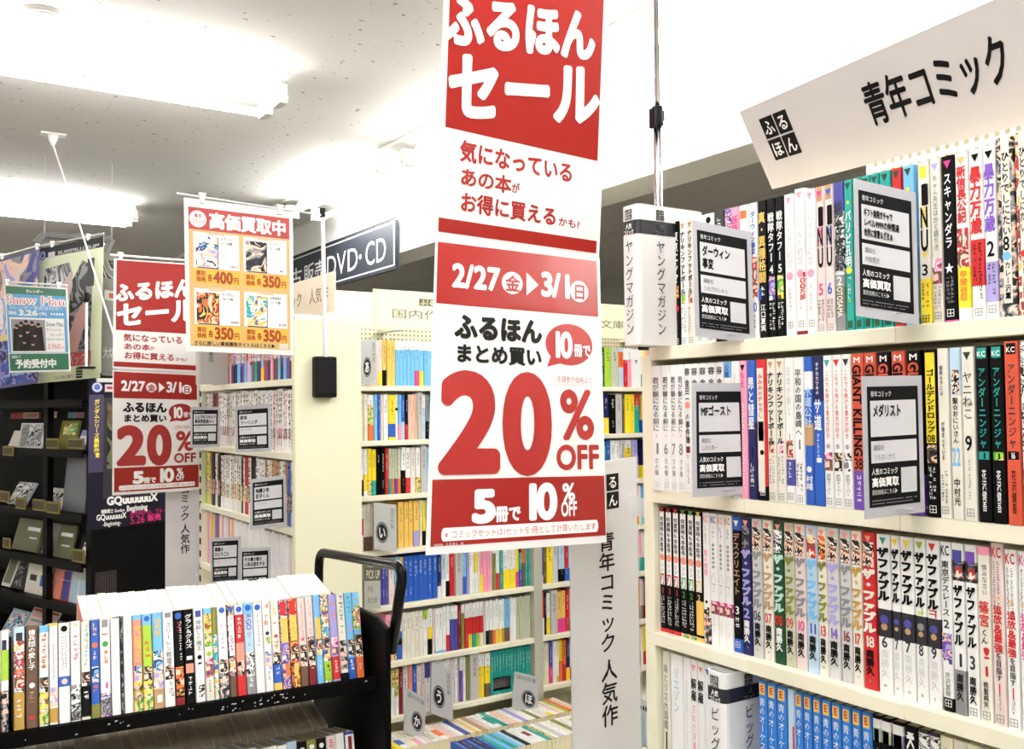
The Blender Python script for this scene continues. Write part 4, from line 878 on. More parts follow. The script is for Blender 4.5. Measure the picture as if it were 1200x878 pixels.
R2 = [(423.4,426.6,'cream','cream paperback',[]), (427,431.2,'offwhite','ivory paperback',[]), (431.6,438.2,'white','white paperback with green and orange',[(.22,.66,'green'),(.66,1,'orange')]), (438.8,443,'sky','light blue paperback',[]), (443.2,446,'blue','blue paperback',[]), (446.4,449.6,'rosy','rose paperback',[])]+run(450,455.4,1,'white','white paperback')+\
  [(455.8,463.8,'yellow','yellow paperback with blue foot',[(.64,.93,'blue')]), (464.2,467.2,'white','white paperback with dots',[(.3,.36,'black')]), (467.4,470.8,'sky','light blue paperback with pink foot',[(.66,1,'pink')]), (471,475,'blue','blue paperback with white foot',[(.6,1,'paleblue')]), (475.4,478.6,'black','black paperback with red foot',[(.66,1,'red')])]+\
  run(479,489.2,4,'peach','peach paperback')+[(494.6,499,'white','white paperback with pale blue lower half',[(.3,1,'paleblue')]), (499.4,503.6,'grey','grey paperback with black foot',[(.6,1,'black')])]+fill(504,528,21)+fill(688,706,22)+\
  [(707,714,'navy','navy paperback with yellow foot',[(.6,1,'yellow')]), (714.6,722,'black','black paperback',[]), (722.4,730,'lightgrey','thick grey paperback',[]), (730.4,732.6,'brown','brown paperback',[])]+run(733,744,2,'yellow','yellow paperback')+[(744.4,750,'teal','teal paperback with red top',[(0,.3,'red')])]
R3 = [(423,426.6,'white','white paperback with black foot',[(.66,1,'black')]), (427,431.2,'white','white paperback with yellow foot',[(.55,.9,'yellow')]), (431.6,436.2,'yellow','yellow paperback with green foot',[(.68,1,'green')]), (436.5,441.4,'yellow','yellow paperback with teal foot',[(.68,1,'teal')]), (441.8,446.8,'black','black paperback',[]), (447.2,451.6,'black','black paperback',[]), (452,455.4,'red','red paperback',[])]+\
  [(455.8,459.2,'sage','sage paperback with teal foot',[(.66,1,'teal')]), (459.4,462.8,'sage','sage paperback with orange foot',[(.66,1,'orange')]), (463,466.4,'sage','sage paperback with purple foot',[(.66,1,'indigo')]), (466.6,470,'sage','sage paperback with salmon foot',[(.66,1,'orange')]), (470.6,475.6,'white','white paperback with large black foot',[(.5,1,'black')]), (476,481.4,'white','white paperback with red foot',[(.66,1,'red')]), (481.8,487.2,'offwhite','ivory paperback',[]), (487.8,492.8,'white','white paperback with green foot',[(.66,1,'green')])]+\
  [(499.4,503,'sky','light blue paperback',[])]+fill(503.4,528,31)+fill(688,707,32)+[(707.4,711,'teal','teal paperback',[]), (711.4,716,'blue','blue paperback',[])]+run(716.4,727,2,'white','plain white paperback')+[(727.4,733,'lightgrey','grey paperback',[]), (733.4,741,'yellow','yellow paperback with white top',[(0,.2,'white')]), (741.4,748,'lilac','lilac paperback',[])]
R4 = [(423,426.4,'white','white paperback with magenta middle',[(.3,.66,'magenta')])]+run(426.8,437.4,3,'offwhite','ivory paperback with brown foot',[(.7,1,'brown')])+[(466.8,473.6,'gold','gold paperback',[]), (474,479.2,'gold','gold paperback',[]), (479.4,484.4,'gold','gold paperback',[]), (485,491.8,'gold','gold paperback with lilac foot',[(.66,1,'lilac')]), (492.4,495.4,'cream','cream paperback',[]), (495.8,499.6,'yellow','yellow paperback with black foot',[(.68,1,'black')])]+fill(500,528,41)+fill(688,720,42)
R5 = [(442.4,444,'teal','thin teal paperback',[])]+run(444.4,455.4,3,'indigo','periwinkle paperback')+[(456,462.4,'rosy','rose paperback',[]), (462.8,468.4,'sky','light blue paperback with white foot',[(.6,1,'white')]), (468.8,472.8,'gold','gold paperback',[])]+run(473.2,513,7,'blue','blue paperback')+\
  [(513.4,517.6,'navy','navy paperback',[(.75,1,'white')]), (518,523,'paleblue','pale blue paperback with white foot',[(.6,1,'white')]), (523.4,527.4,'white','white paperback with black foot',[(.66,1,'black')]), (527.8,533,'red','red paperback',[]), (541.6,547,'blue','bright blue paperback with navy foot',[(.6,1,'blue'),(0,.6,'sky')]), (547.4,550.2,'lilac','lilac paperback',[])]+run(550.6,556.6,2,'white','white paperback')+\
  [(557,560,'white','white paperback with yellow middle',[(.1,.55,'yellow')]), (560.2,562.8,'offwhite','ivory paperback',[]), (563,566.6,'pink','pink paperback with yellow foot',[(.6,1,'yellow')])]+run(567,575.6,2,'pink','pink paperback')+[(575.8,578,'lightgrey','grey paperback',[]), (578.2,581.6,'olive','olive paperback',[(0,.15,'white')]), (582,586,'white','white paperback with red foot',[(.62,1,'red')]), (586.2,589.8,'teal','teal paperback with white top',[(0,.1,'white')])]+\
  run(590.2,605,4,'white','white paperback with yellow foot',[(.56,1,'yellow')])+[(605.4,608.8,'yellow','yellow paperback with pink foot',[(.64,1,'magenta')]), (609,612,'teal','teal paperback with blue foot',[(0,.2,'navy'),(.6,1,'blue')]), (612.2,616,'orange','orange paperback with brown foot',[(.45,1,'brown')])]+run(616.4,622,2,'teal','teal paperback')+\
  [(632.6,636.8,'white','white paperback with navy blots',[(.1,.8,'indigo')]), (637,640.4,'brown','brown paperback',[]), (641,648,'yellow','yellow paperback with white edge',[]), (648.4,654.8,'lightgrey','thick grey paperback',[]), (655.2,662,'paleblue','pale blue paperback with black foot',[(.7,1,'black')])]+fill(662.4,672,51)
R6 = [(452,460,'pink','pink paperback half hidden by the cart',[]), (460.4,465.6,'white','white paperback with green lower half',[(.3,1,'green')]), (466,471.8,'white','white paperback with blue and green foot',[(.4,1,'blue'),(.55,.7,'green')])]+run(472.2,496,5,'offwhite','ivory paperback')+[(496.4,501.4,'white','white paperback with lime top',[(0,.2,'lime')]), (501.8,506.8,'white','white paperback with yellow and black foot',[(.4,.66,'yellow'),(.66,1,'black')]), (507.2,510,'rosy','rose paperback',[])]+\
  run(510.4,523.4,3,'white','white paperback with cyan hem',[(.95,1,'sky')])+[(523.8,527.8,'white','white paperback with red foot',[(.64,1,'red')])]+run(528.2,536.8,2,'white','white paperback with navy lower half',[(.3,1,'indigo')])+[(537.2,541,'darkred','dark red paperback',[]), (541.4,545,'olive','olive paperback',[(0,.2,'white')])]+\
  [(545.4+i*4.3,545.4+i*4.3+4.1,'white',f'white and red paperback with {c} foot',[(.32,.7,'red'),(.7,1,c)]) for i, c in enumerate(('red','yellow','teal','lime','cream'))]+[(567.2,569.8,'lightgrey','grey paperback',[])]+\
  [(570.2+i*3.65,570.2+i*3.65+3.5,'white',f'white dotted paperback with {c} foot',[(.68,1,c)]) for i, c in enumerate(('black','brown','orange','gold','yellow','ochre'))]+[(592.3,598,'sky','light blue paperback with brown foot',[(.68,1,'brown')]), (598.4,600.4,'white','thin white paperback',[]), (600.8,605.6,'white','thick white paperback',[])]+run(606,622,5,'sage','sage paperback')+\
  [(632.8,638.6,'red','red paperback with white foot',[(.6,1,'white')]), (639,641,'black','black paperback',[]), (641.4,645,'white','white paperback with yellow foot',[(.6,1,'yellow')]), (652.8,658,'gold','gold paperback with magenta foot',[(.66,1,'magenta')]), (658.4,663,'gold','gold paperback with magenta foot',[(.66,1,'magenta')])]+fill(663.4,673,61)
R7 = [(456,459.6,'white','white paperback',[]), (460,463.2,'white','white paperback with green top',[(0,.4,'green')]), (463.6,467.6,'white','white paperback with dark green top',[(0,.6,'green')]), (468,472.2,'darkred','dark red paperback',[]), (472.6,478.4,'lightgrey','grey paperback',[]), (478.8,483.8,'salmon','salmon paperback',[]), (484.2,488.8,'blue','blue paperback',[])]+run(489.2,498,2,'rosy','rose paperback')+\
  [(498.4,505,'white','white paperback with blue top',[(0,.33,'indigo')])]+run(505.4,528,5,'white','plain white paperback')+[(528.4,533.2,'rosy','rose paperback beside the round sign',[]), (533.6,537,'white','white paperback with grey stripe',[]), (539.8,542.8,'white','white paperback with purple lower half',[(.3,1,'purple')]), (543,546.2,'white','white paperback with black marks',[]), (546.6,550.4,'olive','olive paperback',[])]+\
  run(560.4,568,2,'yellow','yellow paperback with white top',[(0,.3,'white')])+[(568.6,574.8,'yellow','yellow paperback with brown foot',[(0,.3,'white'),(.7,1,'brown')])]+[(575.2+i*3.4,575.2+i*3.4+3.25,'teal','teal paperback with black label' if 1 <= i <= 6 else 'teal paperback',[(.62,.92,'black'),(.65,.86,'rosy')] if 1 <= i <= 6 else []) for i in range(14)]+\
  run(633,644,4,'cream','cream paperback')+[(644.4,648.4,'indigo','purple paperback with pink foot',[(.6,1,'magenta')]), (648.8,652,'white','thin white paperback',[]), (652.4,656,'white','white paperback with green foot',[(.85,1,'green')]), (656.4,660,'yellow','yellow paperback with orange foot',[(.5,1,'orange')]), (660.4,664,'orange','orange paperback with red foot',[(.6,1,'red')])]+fill(664.4,674,71)
for rw, yr, z, nm in ((R1,425,ZB[0],'top'), (R2,490,ZB[1],'second'), (R3,550,ZB[2],'third'), (R4,610,ZB[3],'fourth'), (R5,668,ZB[4],'fifth'), (R6,722,ZB[5],'sixth'), (R7,778,ZB[6],'seventh')):
    back_row(rw, yr, z, f"back bookcase's {nm} shelf", f"paperbacks on the back bookcase's {nm} shelf")

# the rest of the rows, behind the big banner and the upright sign
b = MB(); rn = random.Random(77)
for i, z in enumerate(ZB):
    spans = ([(531, 622), (634, 686)] if i < 4 else [])+[((754 if i < 3 else 722 if i == 3 else 676), 835)]
    for p0_, p1_ in spans:
        x = at(p0_, 600, 1, YB+.014).x; xe_ = min(2.655, at(p1_, 600, 1, YB+.014).x); xe_ = min(xe_, 1.914) if x < 1.9 else xe_; x = max(x, 1.955) if x > 1.9 else x
        while x < xe_-.008:
            t = min(rn.uniform(.009, .016), xe_-x); h = .147+rn.uniform(-.003, .003)
            c = rn.choice(['white','offwhite','white','sky','yellow','lightgrey','teal','pink','cream','red','navy','gold']); f = rn.choice(['yellow','red','teal','black','blue',c,c])
            b.box(x, x+t-.0006, YB+.016, YB+.12, z+.0006+h*.34, z+h, mat(c)); b.box(x, x+t-.0006, YB+.016, YB+.12, z+.0006, z+.0006+h*.34, mat(f)); x += t
o = b.build('paperback_rows'); tag(o, 'paperbacks filling the back bookcase behind the big banner and the upright sign', 'books', None, 'stuff')

# grey index plates between the paperbacks
def plate(corners, p0, n, label, ch, txt, thick=.014, side=False, top=None):
    TL, TR, BL, BR = [on(*c, p0, n) for c in corners]
    s = Sheet('index_plate', TL, TR, BL, BR, mat((186,188,190), .25), label, 'divider', 'grey index plates among the paperbacks', thick=thick)
    if ch:
        s.ell(.36 if not top else .62, .62, .27, .22, (34,34,38), 1, 30); s.ell(.36 if not top else .62, .62, .24, .195, (210,210,212), 1.2, 30, ring=.05)
        c = .36 if not top else .62; s.text(ch, c-.16, .48, c+.16, .76, (226,226,228), bold=.03, lv=2)
    if txt and not top: s.text(txt, .72, .08, .90, .52, (84,84,88), bold=.0, lv=1, vertical=True)
    if txt and top: s.text(txt, .08, .06, .92, .18, (84,84,88), bold=.0, lv=1)
    s.done('lettering'); return s
NB = Vector((-.25, -.97, 0)).normalized()
def pl(cs, y, lb, ch, txt, n=NB, top=None, thick=.014):
    cx = sum(c[0] for c in cs)/4; cy = sum(c[1] for c in cs)/4; return plate(cs, at(cx, cy, 1, y), n, lb, ch, txt, top=top, thick=thick)
pl(((424,399),(441,396.5),(424,450),(441,450.5)), YB-.012, 'grey index plate at the left end of the top paperback shelf', 'あ', '国内作家')
pl(((438,589),(464.5,592),(438,644),(465,647.5)), YB-.028, 'grey index plate before the gold paperbacks', 'い', '国内作家')
pl(((506,776),(530,786),(505,836),(531,846)), YB-.05, 'grey index plate standing before the lowest full shelf', 'う', '国内作家')
pl(((476,806),(500,820),(473,856),(496,870)), 2.70, 'grey index plate leaning over the spine-up paperbacks at left', 'か', '国内作家', top=1, thick=.004)
pl(((603,787),(631,794),(600,829),(630,841)), 2.72, 'grey index plate in front of the teal paperbacks', 'ほ', '国内作家', top=1, thick=.004)
def slim(px0, px1, yref, z, label, txt='国内作家'):
    x0 = at(px0, yref, 1, YB+.01).x; x1 = at(px1, yref, 1, YB+.01).x; y = YB+.006
    s = Sheet('index_plate', (x0, y, z+.156), (x1, y, z+.156), (x0, y, z+.0006), (x1, y, z+.0006), mat((196,194,192), .3), label, 'divider', 'grey index plates among the paperbacks', thick=.1)
    s.text(txt, .25, .08, .75, .5, (100,100,104), bold=0, lv=1, vertical=True); s.done('lettering')
slim(489.4, 494.4, 490, ZB[1], 'slim grey index plate right of the peach paperbacks'); slim(493.2, 499.2, 550, ZB[2], 'slim grey index plate right of a white and green paperback')
slim(533.4, 541.3, 668, ZB[4], 'slim grey index plate right of the red paperback'); slim(645.4, 652.6, 722, ZB[5], 'slim grey index plate past the grey post')
slim(550.8, 560, 778, ZB[6], 'slim grey index plate left of the yellow paperbacks')
x0, x1 = at(423, 690, 1, YB+.0).x, at(441.6, 690, 1, YB).x
s = Sheet('index_plate', (x0, YB-.027, ZB[4]+.16), (x1, YB-.027, ZB[4]+.152), (x0, YB-.027, ZB[4]+.001), (x1, YB-.027, ZB[4]+.0005), mat((184,186,178), .3), 'grey author plate with an olive top beside the cart handle', 'divider', thick=.02)
s.rect(0, 0, 1, .42, (92,90,70), 1); s.text('作家', .12, .04, .52, .17, (220,218,196), lv=2, bold=.0); s.text('PICK UP', .1, .2, .95, .38, (220,218,196), lv=2, bold=.02)
s.text('伊坂', .15, .52, .55, .66, (110,110,100), lv=1, bold=0); s.text('幸太郎', .15, .74, .82, .88, (110,110,100), lv=1, bold=0); s.done('lettering')

# ------------------------------------------------------------------ display table with spine-up paperbacks
r = empty('display_table', (1.75, 2.6, 0)); tag(r, 'low cream table carrying spine-up paperbacks before the back bookcase', 'table')
b = MB(); b.box(-.50, .62, -.26, .185, .345, .372, CREAM); b.build('table_top', r, bevel=.002)
b = MB(); b.box(-.48, .60, -.24, .175, 0, .345, CREAMSHADE); b.build('base', r)
def spineup(x0, x1, y0, zt, n0, seed, place, pal, name='paperback_book', h=.15, d=.104):
    rnd = random.Random(seed); x = x0; ent = []; i = 0
    while x < x1:
        t = rnd.uniform(.012, .022); b_ = pal[i % len(pal)] if pal else 'white'; i += 1; tt = min(t, x1-x); hh = h+rnd.uniform(-.006, .002); lw = zt+rnd.uniform(-.002, .002)
        # spine up, head towards the room: local y (depth) -> -z, local z (height) -> +y
        M = Matrix.Translation((x, y0, .3726+d)) @ Matrix(((1,0,0,0), (0,0,1,0), (0,-1,0,0), (0,0,0,1)))
        if isinstance(b_, tuple): base, bands = b_
        else: base, bands = b_, []
        o = make_book(name, tt-.0008, hh, d, base, [('b', a, e, c) for a, e, c in bands]+[('m', .15, .5, GR if base not in ('blue','navy','teal','black') else W, .35), ('m', .6, .75, GR, .3)], M, rnd=rnd)
        nm = NAMES.get(base, base); ent.append((o, f'{nm} spine-up paperback'+(f' with {NAMES.get(bands[0][2], bands[0][2])} band' if bands else ''))); x += t
    label_row(ent, place, place)
PA = ['yellow',('white',[(.5,.8,'blue')]),'offwhite','cream',('offwhite',[(.6,1,'pink')]),'white','rosy',('white',[(.5,.9,'sage')]),'offwhite',('white',[(.4,.8,'orange')]),'peach','rosy','white','indigo','offwhite','gold','cream','tan','rosy','white',('white',[(.3,.8,'teal')]),'teal','rosy','peach','white','lilac','white','white','olive','white','offwhite',('yellow',[(.4,.8,'white')]),'white','peach','offwhite','lime','orange','peach','cream','rosy','peach','peach','white']
spineup(1.30, 1.985, 2.625, .476, 0, 5, "display table's back row", PA)
PB_ = ['blue','navy','blue','navy','blue','teal','sky','teal','sky','paleblue','black','white','white',('white',[(.3,.6,'darkred')]),'white','teal','green','white','lightgrey','white','offwhite','olive','white','white',('white',[(.2,.5,'lime')]),'offwhite','white','rosy','white','cream','white']
spineup(1.46, 2.1, 2.44, .463, 0, 6, "display table's front row", PB_)
r = empty('label_tray', (2.115, 2.52, .3726)); tag(r, 'white tray with small black writing beside the upright sign', 'tray')
b = MB(); a = .0
for bx in ((.0,.006,-.16,.16,0,.155), (.1,.106,-.16,.16,0,.12), (0,.106,-.16,-.154,0,.12), (0,.106,.154,.16,0,.12), (0,.106,-.16,.16,0,.006)): b.box(*bx, mat((236,236,238), .4))
b.build('tray_body', r, bevel=.001)
b = MB(); rn = random.Random(3)
for i in range(22): b.quad((-.0006, .15-i*.0135, .118), (-.0006, .15-i*.0135-.009, .118), (-.0006, .15-i*.0135-.009, .131+rn.uniform(0, .006)), (-.0006, .15-i*.0135, .131), mat((70,66,68), .6))
b.build('small_print', r)

# ================================================================== comics on the narrow bookcase (far run)
def far_row(z, y0, y1, place, seed, choose, step=(.017,.026)):
    rnd = random.Random(seed); y = y1; ent = []; n = 0
    while y > y0+.006:
        t = min(rnd.uniform(*step), y-y0); base, look, items = choose(rnd, (y1-y)/(y1-y0), n); n += 1
        M = Matrix.Translation((SX+rnd.uniform(0, .003), y, z+.0006)) @ Matrix.Rotation(-PI/2, 4, 'Z')
        o = make_book('comic_book', t-.0006, .176+rnd.uniform(0, .008), .128, base, items, M, rnd=rnd, detail=False); ent.append((o, look)); y -= t
    label_row(ent, place, place)
def cN(b_): return NAMES.get(b_, b_)
def ch1(r, f, n):
    b_ = r.choice(['white','offwhite','rosy','white','brown','lightgrey','purple','darkred','offwhite','white','sky','tan','red','lilac']); c = r.choice(['yellow','purple','red','brown','charcoal','teal','sky','pink','navy']); k = r.choice(['mono','warm','pinky','violet'])
    return b_, f'{cN(b_)} comic with {c} foot', [('b', r.uniform(.3, .8), 1, c), ('r', .3, .65, k, .05, .95), ('m', .05, .3, 'charcoal', .6)]
def ch2(r, f, n):
    b_ = 'brown' if .08 < f < .16 else r.choice(['white','white','offwhite','white','rosy'])
    c = r.choice(['charcoal','black','charcoal','red','brown','black']); return b_, f'{cN(b_)} comic with {c} print', [('m', .05, .6, c, .8), ('r', .62, .8, r.choice(['mono','pinky','hair']), .1, .9), ('m', .82, .95, c, .4)]
def ch3(r, f, n):
    if f < .08: b_ = ('lime','yellow','sage')[n % 3]
    elif f < .45: b_ = r.choice(['white','darkred','offwhite','black','brown','white'])
    elif f < .6: b_ = r.choice(['white','white','black','red'])
    elif f < .9: b_ = r.choice(['white','offwhite','tan','white'])
    else: b_ = r.choice(['red','sky','blue','teal','lightgrey'])
    c = r.choice(['brown','charcoal','black','olive','darkred']); return b_, f'{cN(b_)} comic with {c} print', [('m', .05, .55, c, .85), ('r', .5, .78, r.choice(['mono','hair','warm','green']), .1, .9)]
def ch4(r, f, n):
    if f < .35: b_ = r.choice(['purple','white','charcoal','lightgrey','pink','gold','offwhite']); c = r.choice(['violet','brown','red'])
    else: b_ = 'white' if f < .93 else 'rosy'; c = r.choice(['charcoal','charcoal','grey'])
    return b_, f'{cN(b_)} comic with {c} print', [('m', .04, .1, c, .7), ('m', .3, .55, 'lightgrey', .4), ('m', .7, .9, 'lightgrey', .4)]
pn = "narrow bookcase's "
far_row(BZ[0], Y20+.024, Y21-.13, pn+'top shelf', 101, ch1); far_row(BZ[1], Y20+.024, Y21-.035, pn+'second shelf', 102, ch2)
far_row(BZ[2], Y20+.024, Y21-.035, pn+'third shelf', 103, ch3); far_row(BZ[3], Y20+.024, Y21-.035, pn+'fourth shelf', 104, ch4)

# ================================================================== book cart
AX = math.radians(-4); CO = Vector((.155, 1.60, 0)); EX = Vector((math.cos(AX), math.sin(AX), 0)); EY = Vector((-math.sin(AX), math.cos(AX), 0)); EZ = Vector((0, 0, 1))
CM = Matrix((EX, EY, EZ)).transposed().to_4x4(); CM.translation = CO
def cx(px, py, y=0): return (on(px, py, CO+EY*y, EY)-CO).dot(EX)
TILT = math.radians(12); TZ = 1.030; LZ = .785; CL = cx(429.5, 745)+.004
BLK = mat((5,5,6), .6, 0, .1); BLK2 = mat((8,8,9), .7)
cart = empty('book_cart', M=CM); tag(cart, 'black steel book cart loaded with two tiers of books, lower left', 'cart')
xr_ = CL+.012
for x in (-.019, xr_):
    b = MB(); top = 1.085 if x < 0 else 1.135
    yf = -.05 if x < 0 else -.064; b.prism([(yf, .27), (.345, .27), (.345, top), (yf+.05, top), (yf, top-.012)], -.005, .005, BLK, Matrix(((0,0,1,x), (1,0,0,0), (0,1,0,0), (0,0,0,1))))
    b.build('side_panel', cart, bevel=.003)
def vtray(z, name):
    b = MB(); s_, c_ = math.sin(TILT), math.cos(TILT)
    P = [(-.022, z+.003), (-.016, z+.003), (-.016, z-.003), (.13, z-.034), (.153, z-.034), (.299, z-.003), (.299, z+.006), (.305, z+.006), (.305, z-.032), (.16, z-.062), (.123, z-.062), (-.022, z-.019)]
    b.prism(P, -.018, xr_-.006, BLK, Matrix(((0,0,1,0), (1,0,0,0), (0,1,0,0), (0,0,0,1)))); b.build(name, cart)
    b = MB(); b.prism([(.141, z-.034), (.145, z-.034), (.145, z+.06), (.141, z+.06)], 0, xr_-.006, BLK2, Matrix(((0,0,1,0), (1,0,0,0), (0,1,0,0), (0,0,0,1)))); b.build('divider_rail', cart)
vtray(TZ, 'upper_tray'); vtray(LZ, 'lower_tray')
b = MB(); rn = random.Random(4)
for i in range(40):
    x = rn.choice([rn.uniform(.02, CL), rn.uniform(.3, .42)]); z = TZ-rn.uniform(.002, .016); w_ = rn.uniform(.001, .005); b.add([(x, -.0225, z), (x+w_, -.0225, z+.001), (x+w_*.8, -.0225, z+.0025), (x+.0005, -.0225, z+.002)], ((0,1,2,3),), mat((200,200,200), .6))
b.build('paint_chips', cart)
b = MB(); b.box(-.018, xr_-.006, -.03, .325, .40, .42, BLK); b.build('bottom_shelf', cart)
for x in (-.024, xr_):
    for y in (-.03, .325):
        b = MB(); b.box(x-.014, x+.014, y-.014, y+.014, .06, .275, BLK); b.build('leg', cart)
        b = MB(); b.tube([(x-.011, y, .04), (x+.011, y, .04)], .04, mat((60,60,62), .6), 18); b.box(x-.017, x+.017, y-.01, y+.01, .05, .075, mat((150,150,152), .3, 1)); b.build('caster', cart)
ch = MB(); hx = xr_+.012
hp = lambda px, py: (on(px, py, CO+EX*hx, EX)-CO)
h0, h1, h2, h3 = hp(368, 690), hp(374, 647), hp(473, 664), hp(459, 760)
pt3 = lambda v: Vector((hx, v.dot(EY), v.z))
h0, h1, h2, h3 = map(pt3, (h0, h1, h2, h3)); h0 = Vector((hx, h1.y+.01, 1.02)); h3.z = 1.08
b = MB(); b.tube(rounded([h0, h1, h2, h3], .035, 6), .0095, mat((16,16,18), .16), 14); b.build('handle', cart, smooth=True)

def cart_book(x0, x1, base, items, z, back=False, h=.148, d=.105, rnd=RND, tilt=TILT, name='light_novel', setb=0, detail=True):
    t = max(.004, x1-x0-.0006)
    if not back: M = CM @ Matrix.Translation((x0, setb, z)) @ Matrix.Rotation(-tilt, 4, 'X')
    else: M = CM @ Matrix.Translation((x1, .283, z)) @ Matrix.Rotation(PI, 4, 'Z') @ Matrix.Rotation(-tilt, 4, 'X')
    return make_book(name, t, h, d, base, items, M, rnd=rnd, pages='pagewhite' if z > .9 else (188,176,144), detail=detail)  # lower tier: shade under the upper tray put into a darker page colour
def ln(tcol, artn, low=None, ac='charcoal', top=None, sq=None, av=(.6, .8)):
    it = []
    if top: it.append(('b', 0, top[1], top[0]))
    if sq: it.append(('d', .06, sq, .6))
    it += [('m', .12, .56, tcol, .62), ('m', .14, .5, ac, .22, .25), ('r', av[0], av[1], artn, .04, .96)]
    if low: it += [('b', av[1]-.04, .985, low), ('m', .83, .95, W, .4)]
    return it
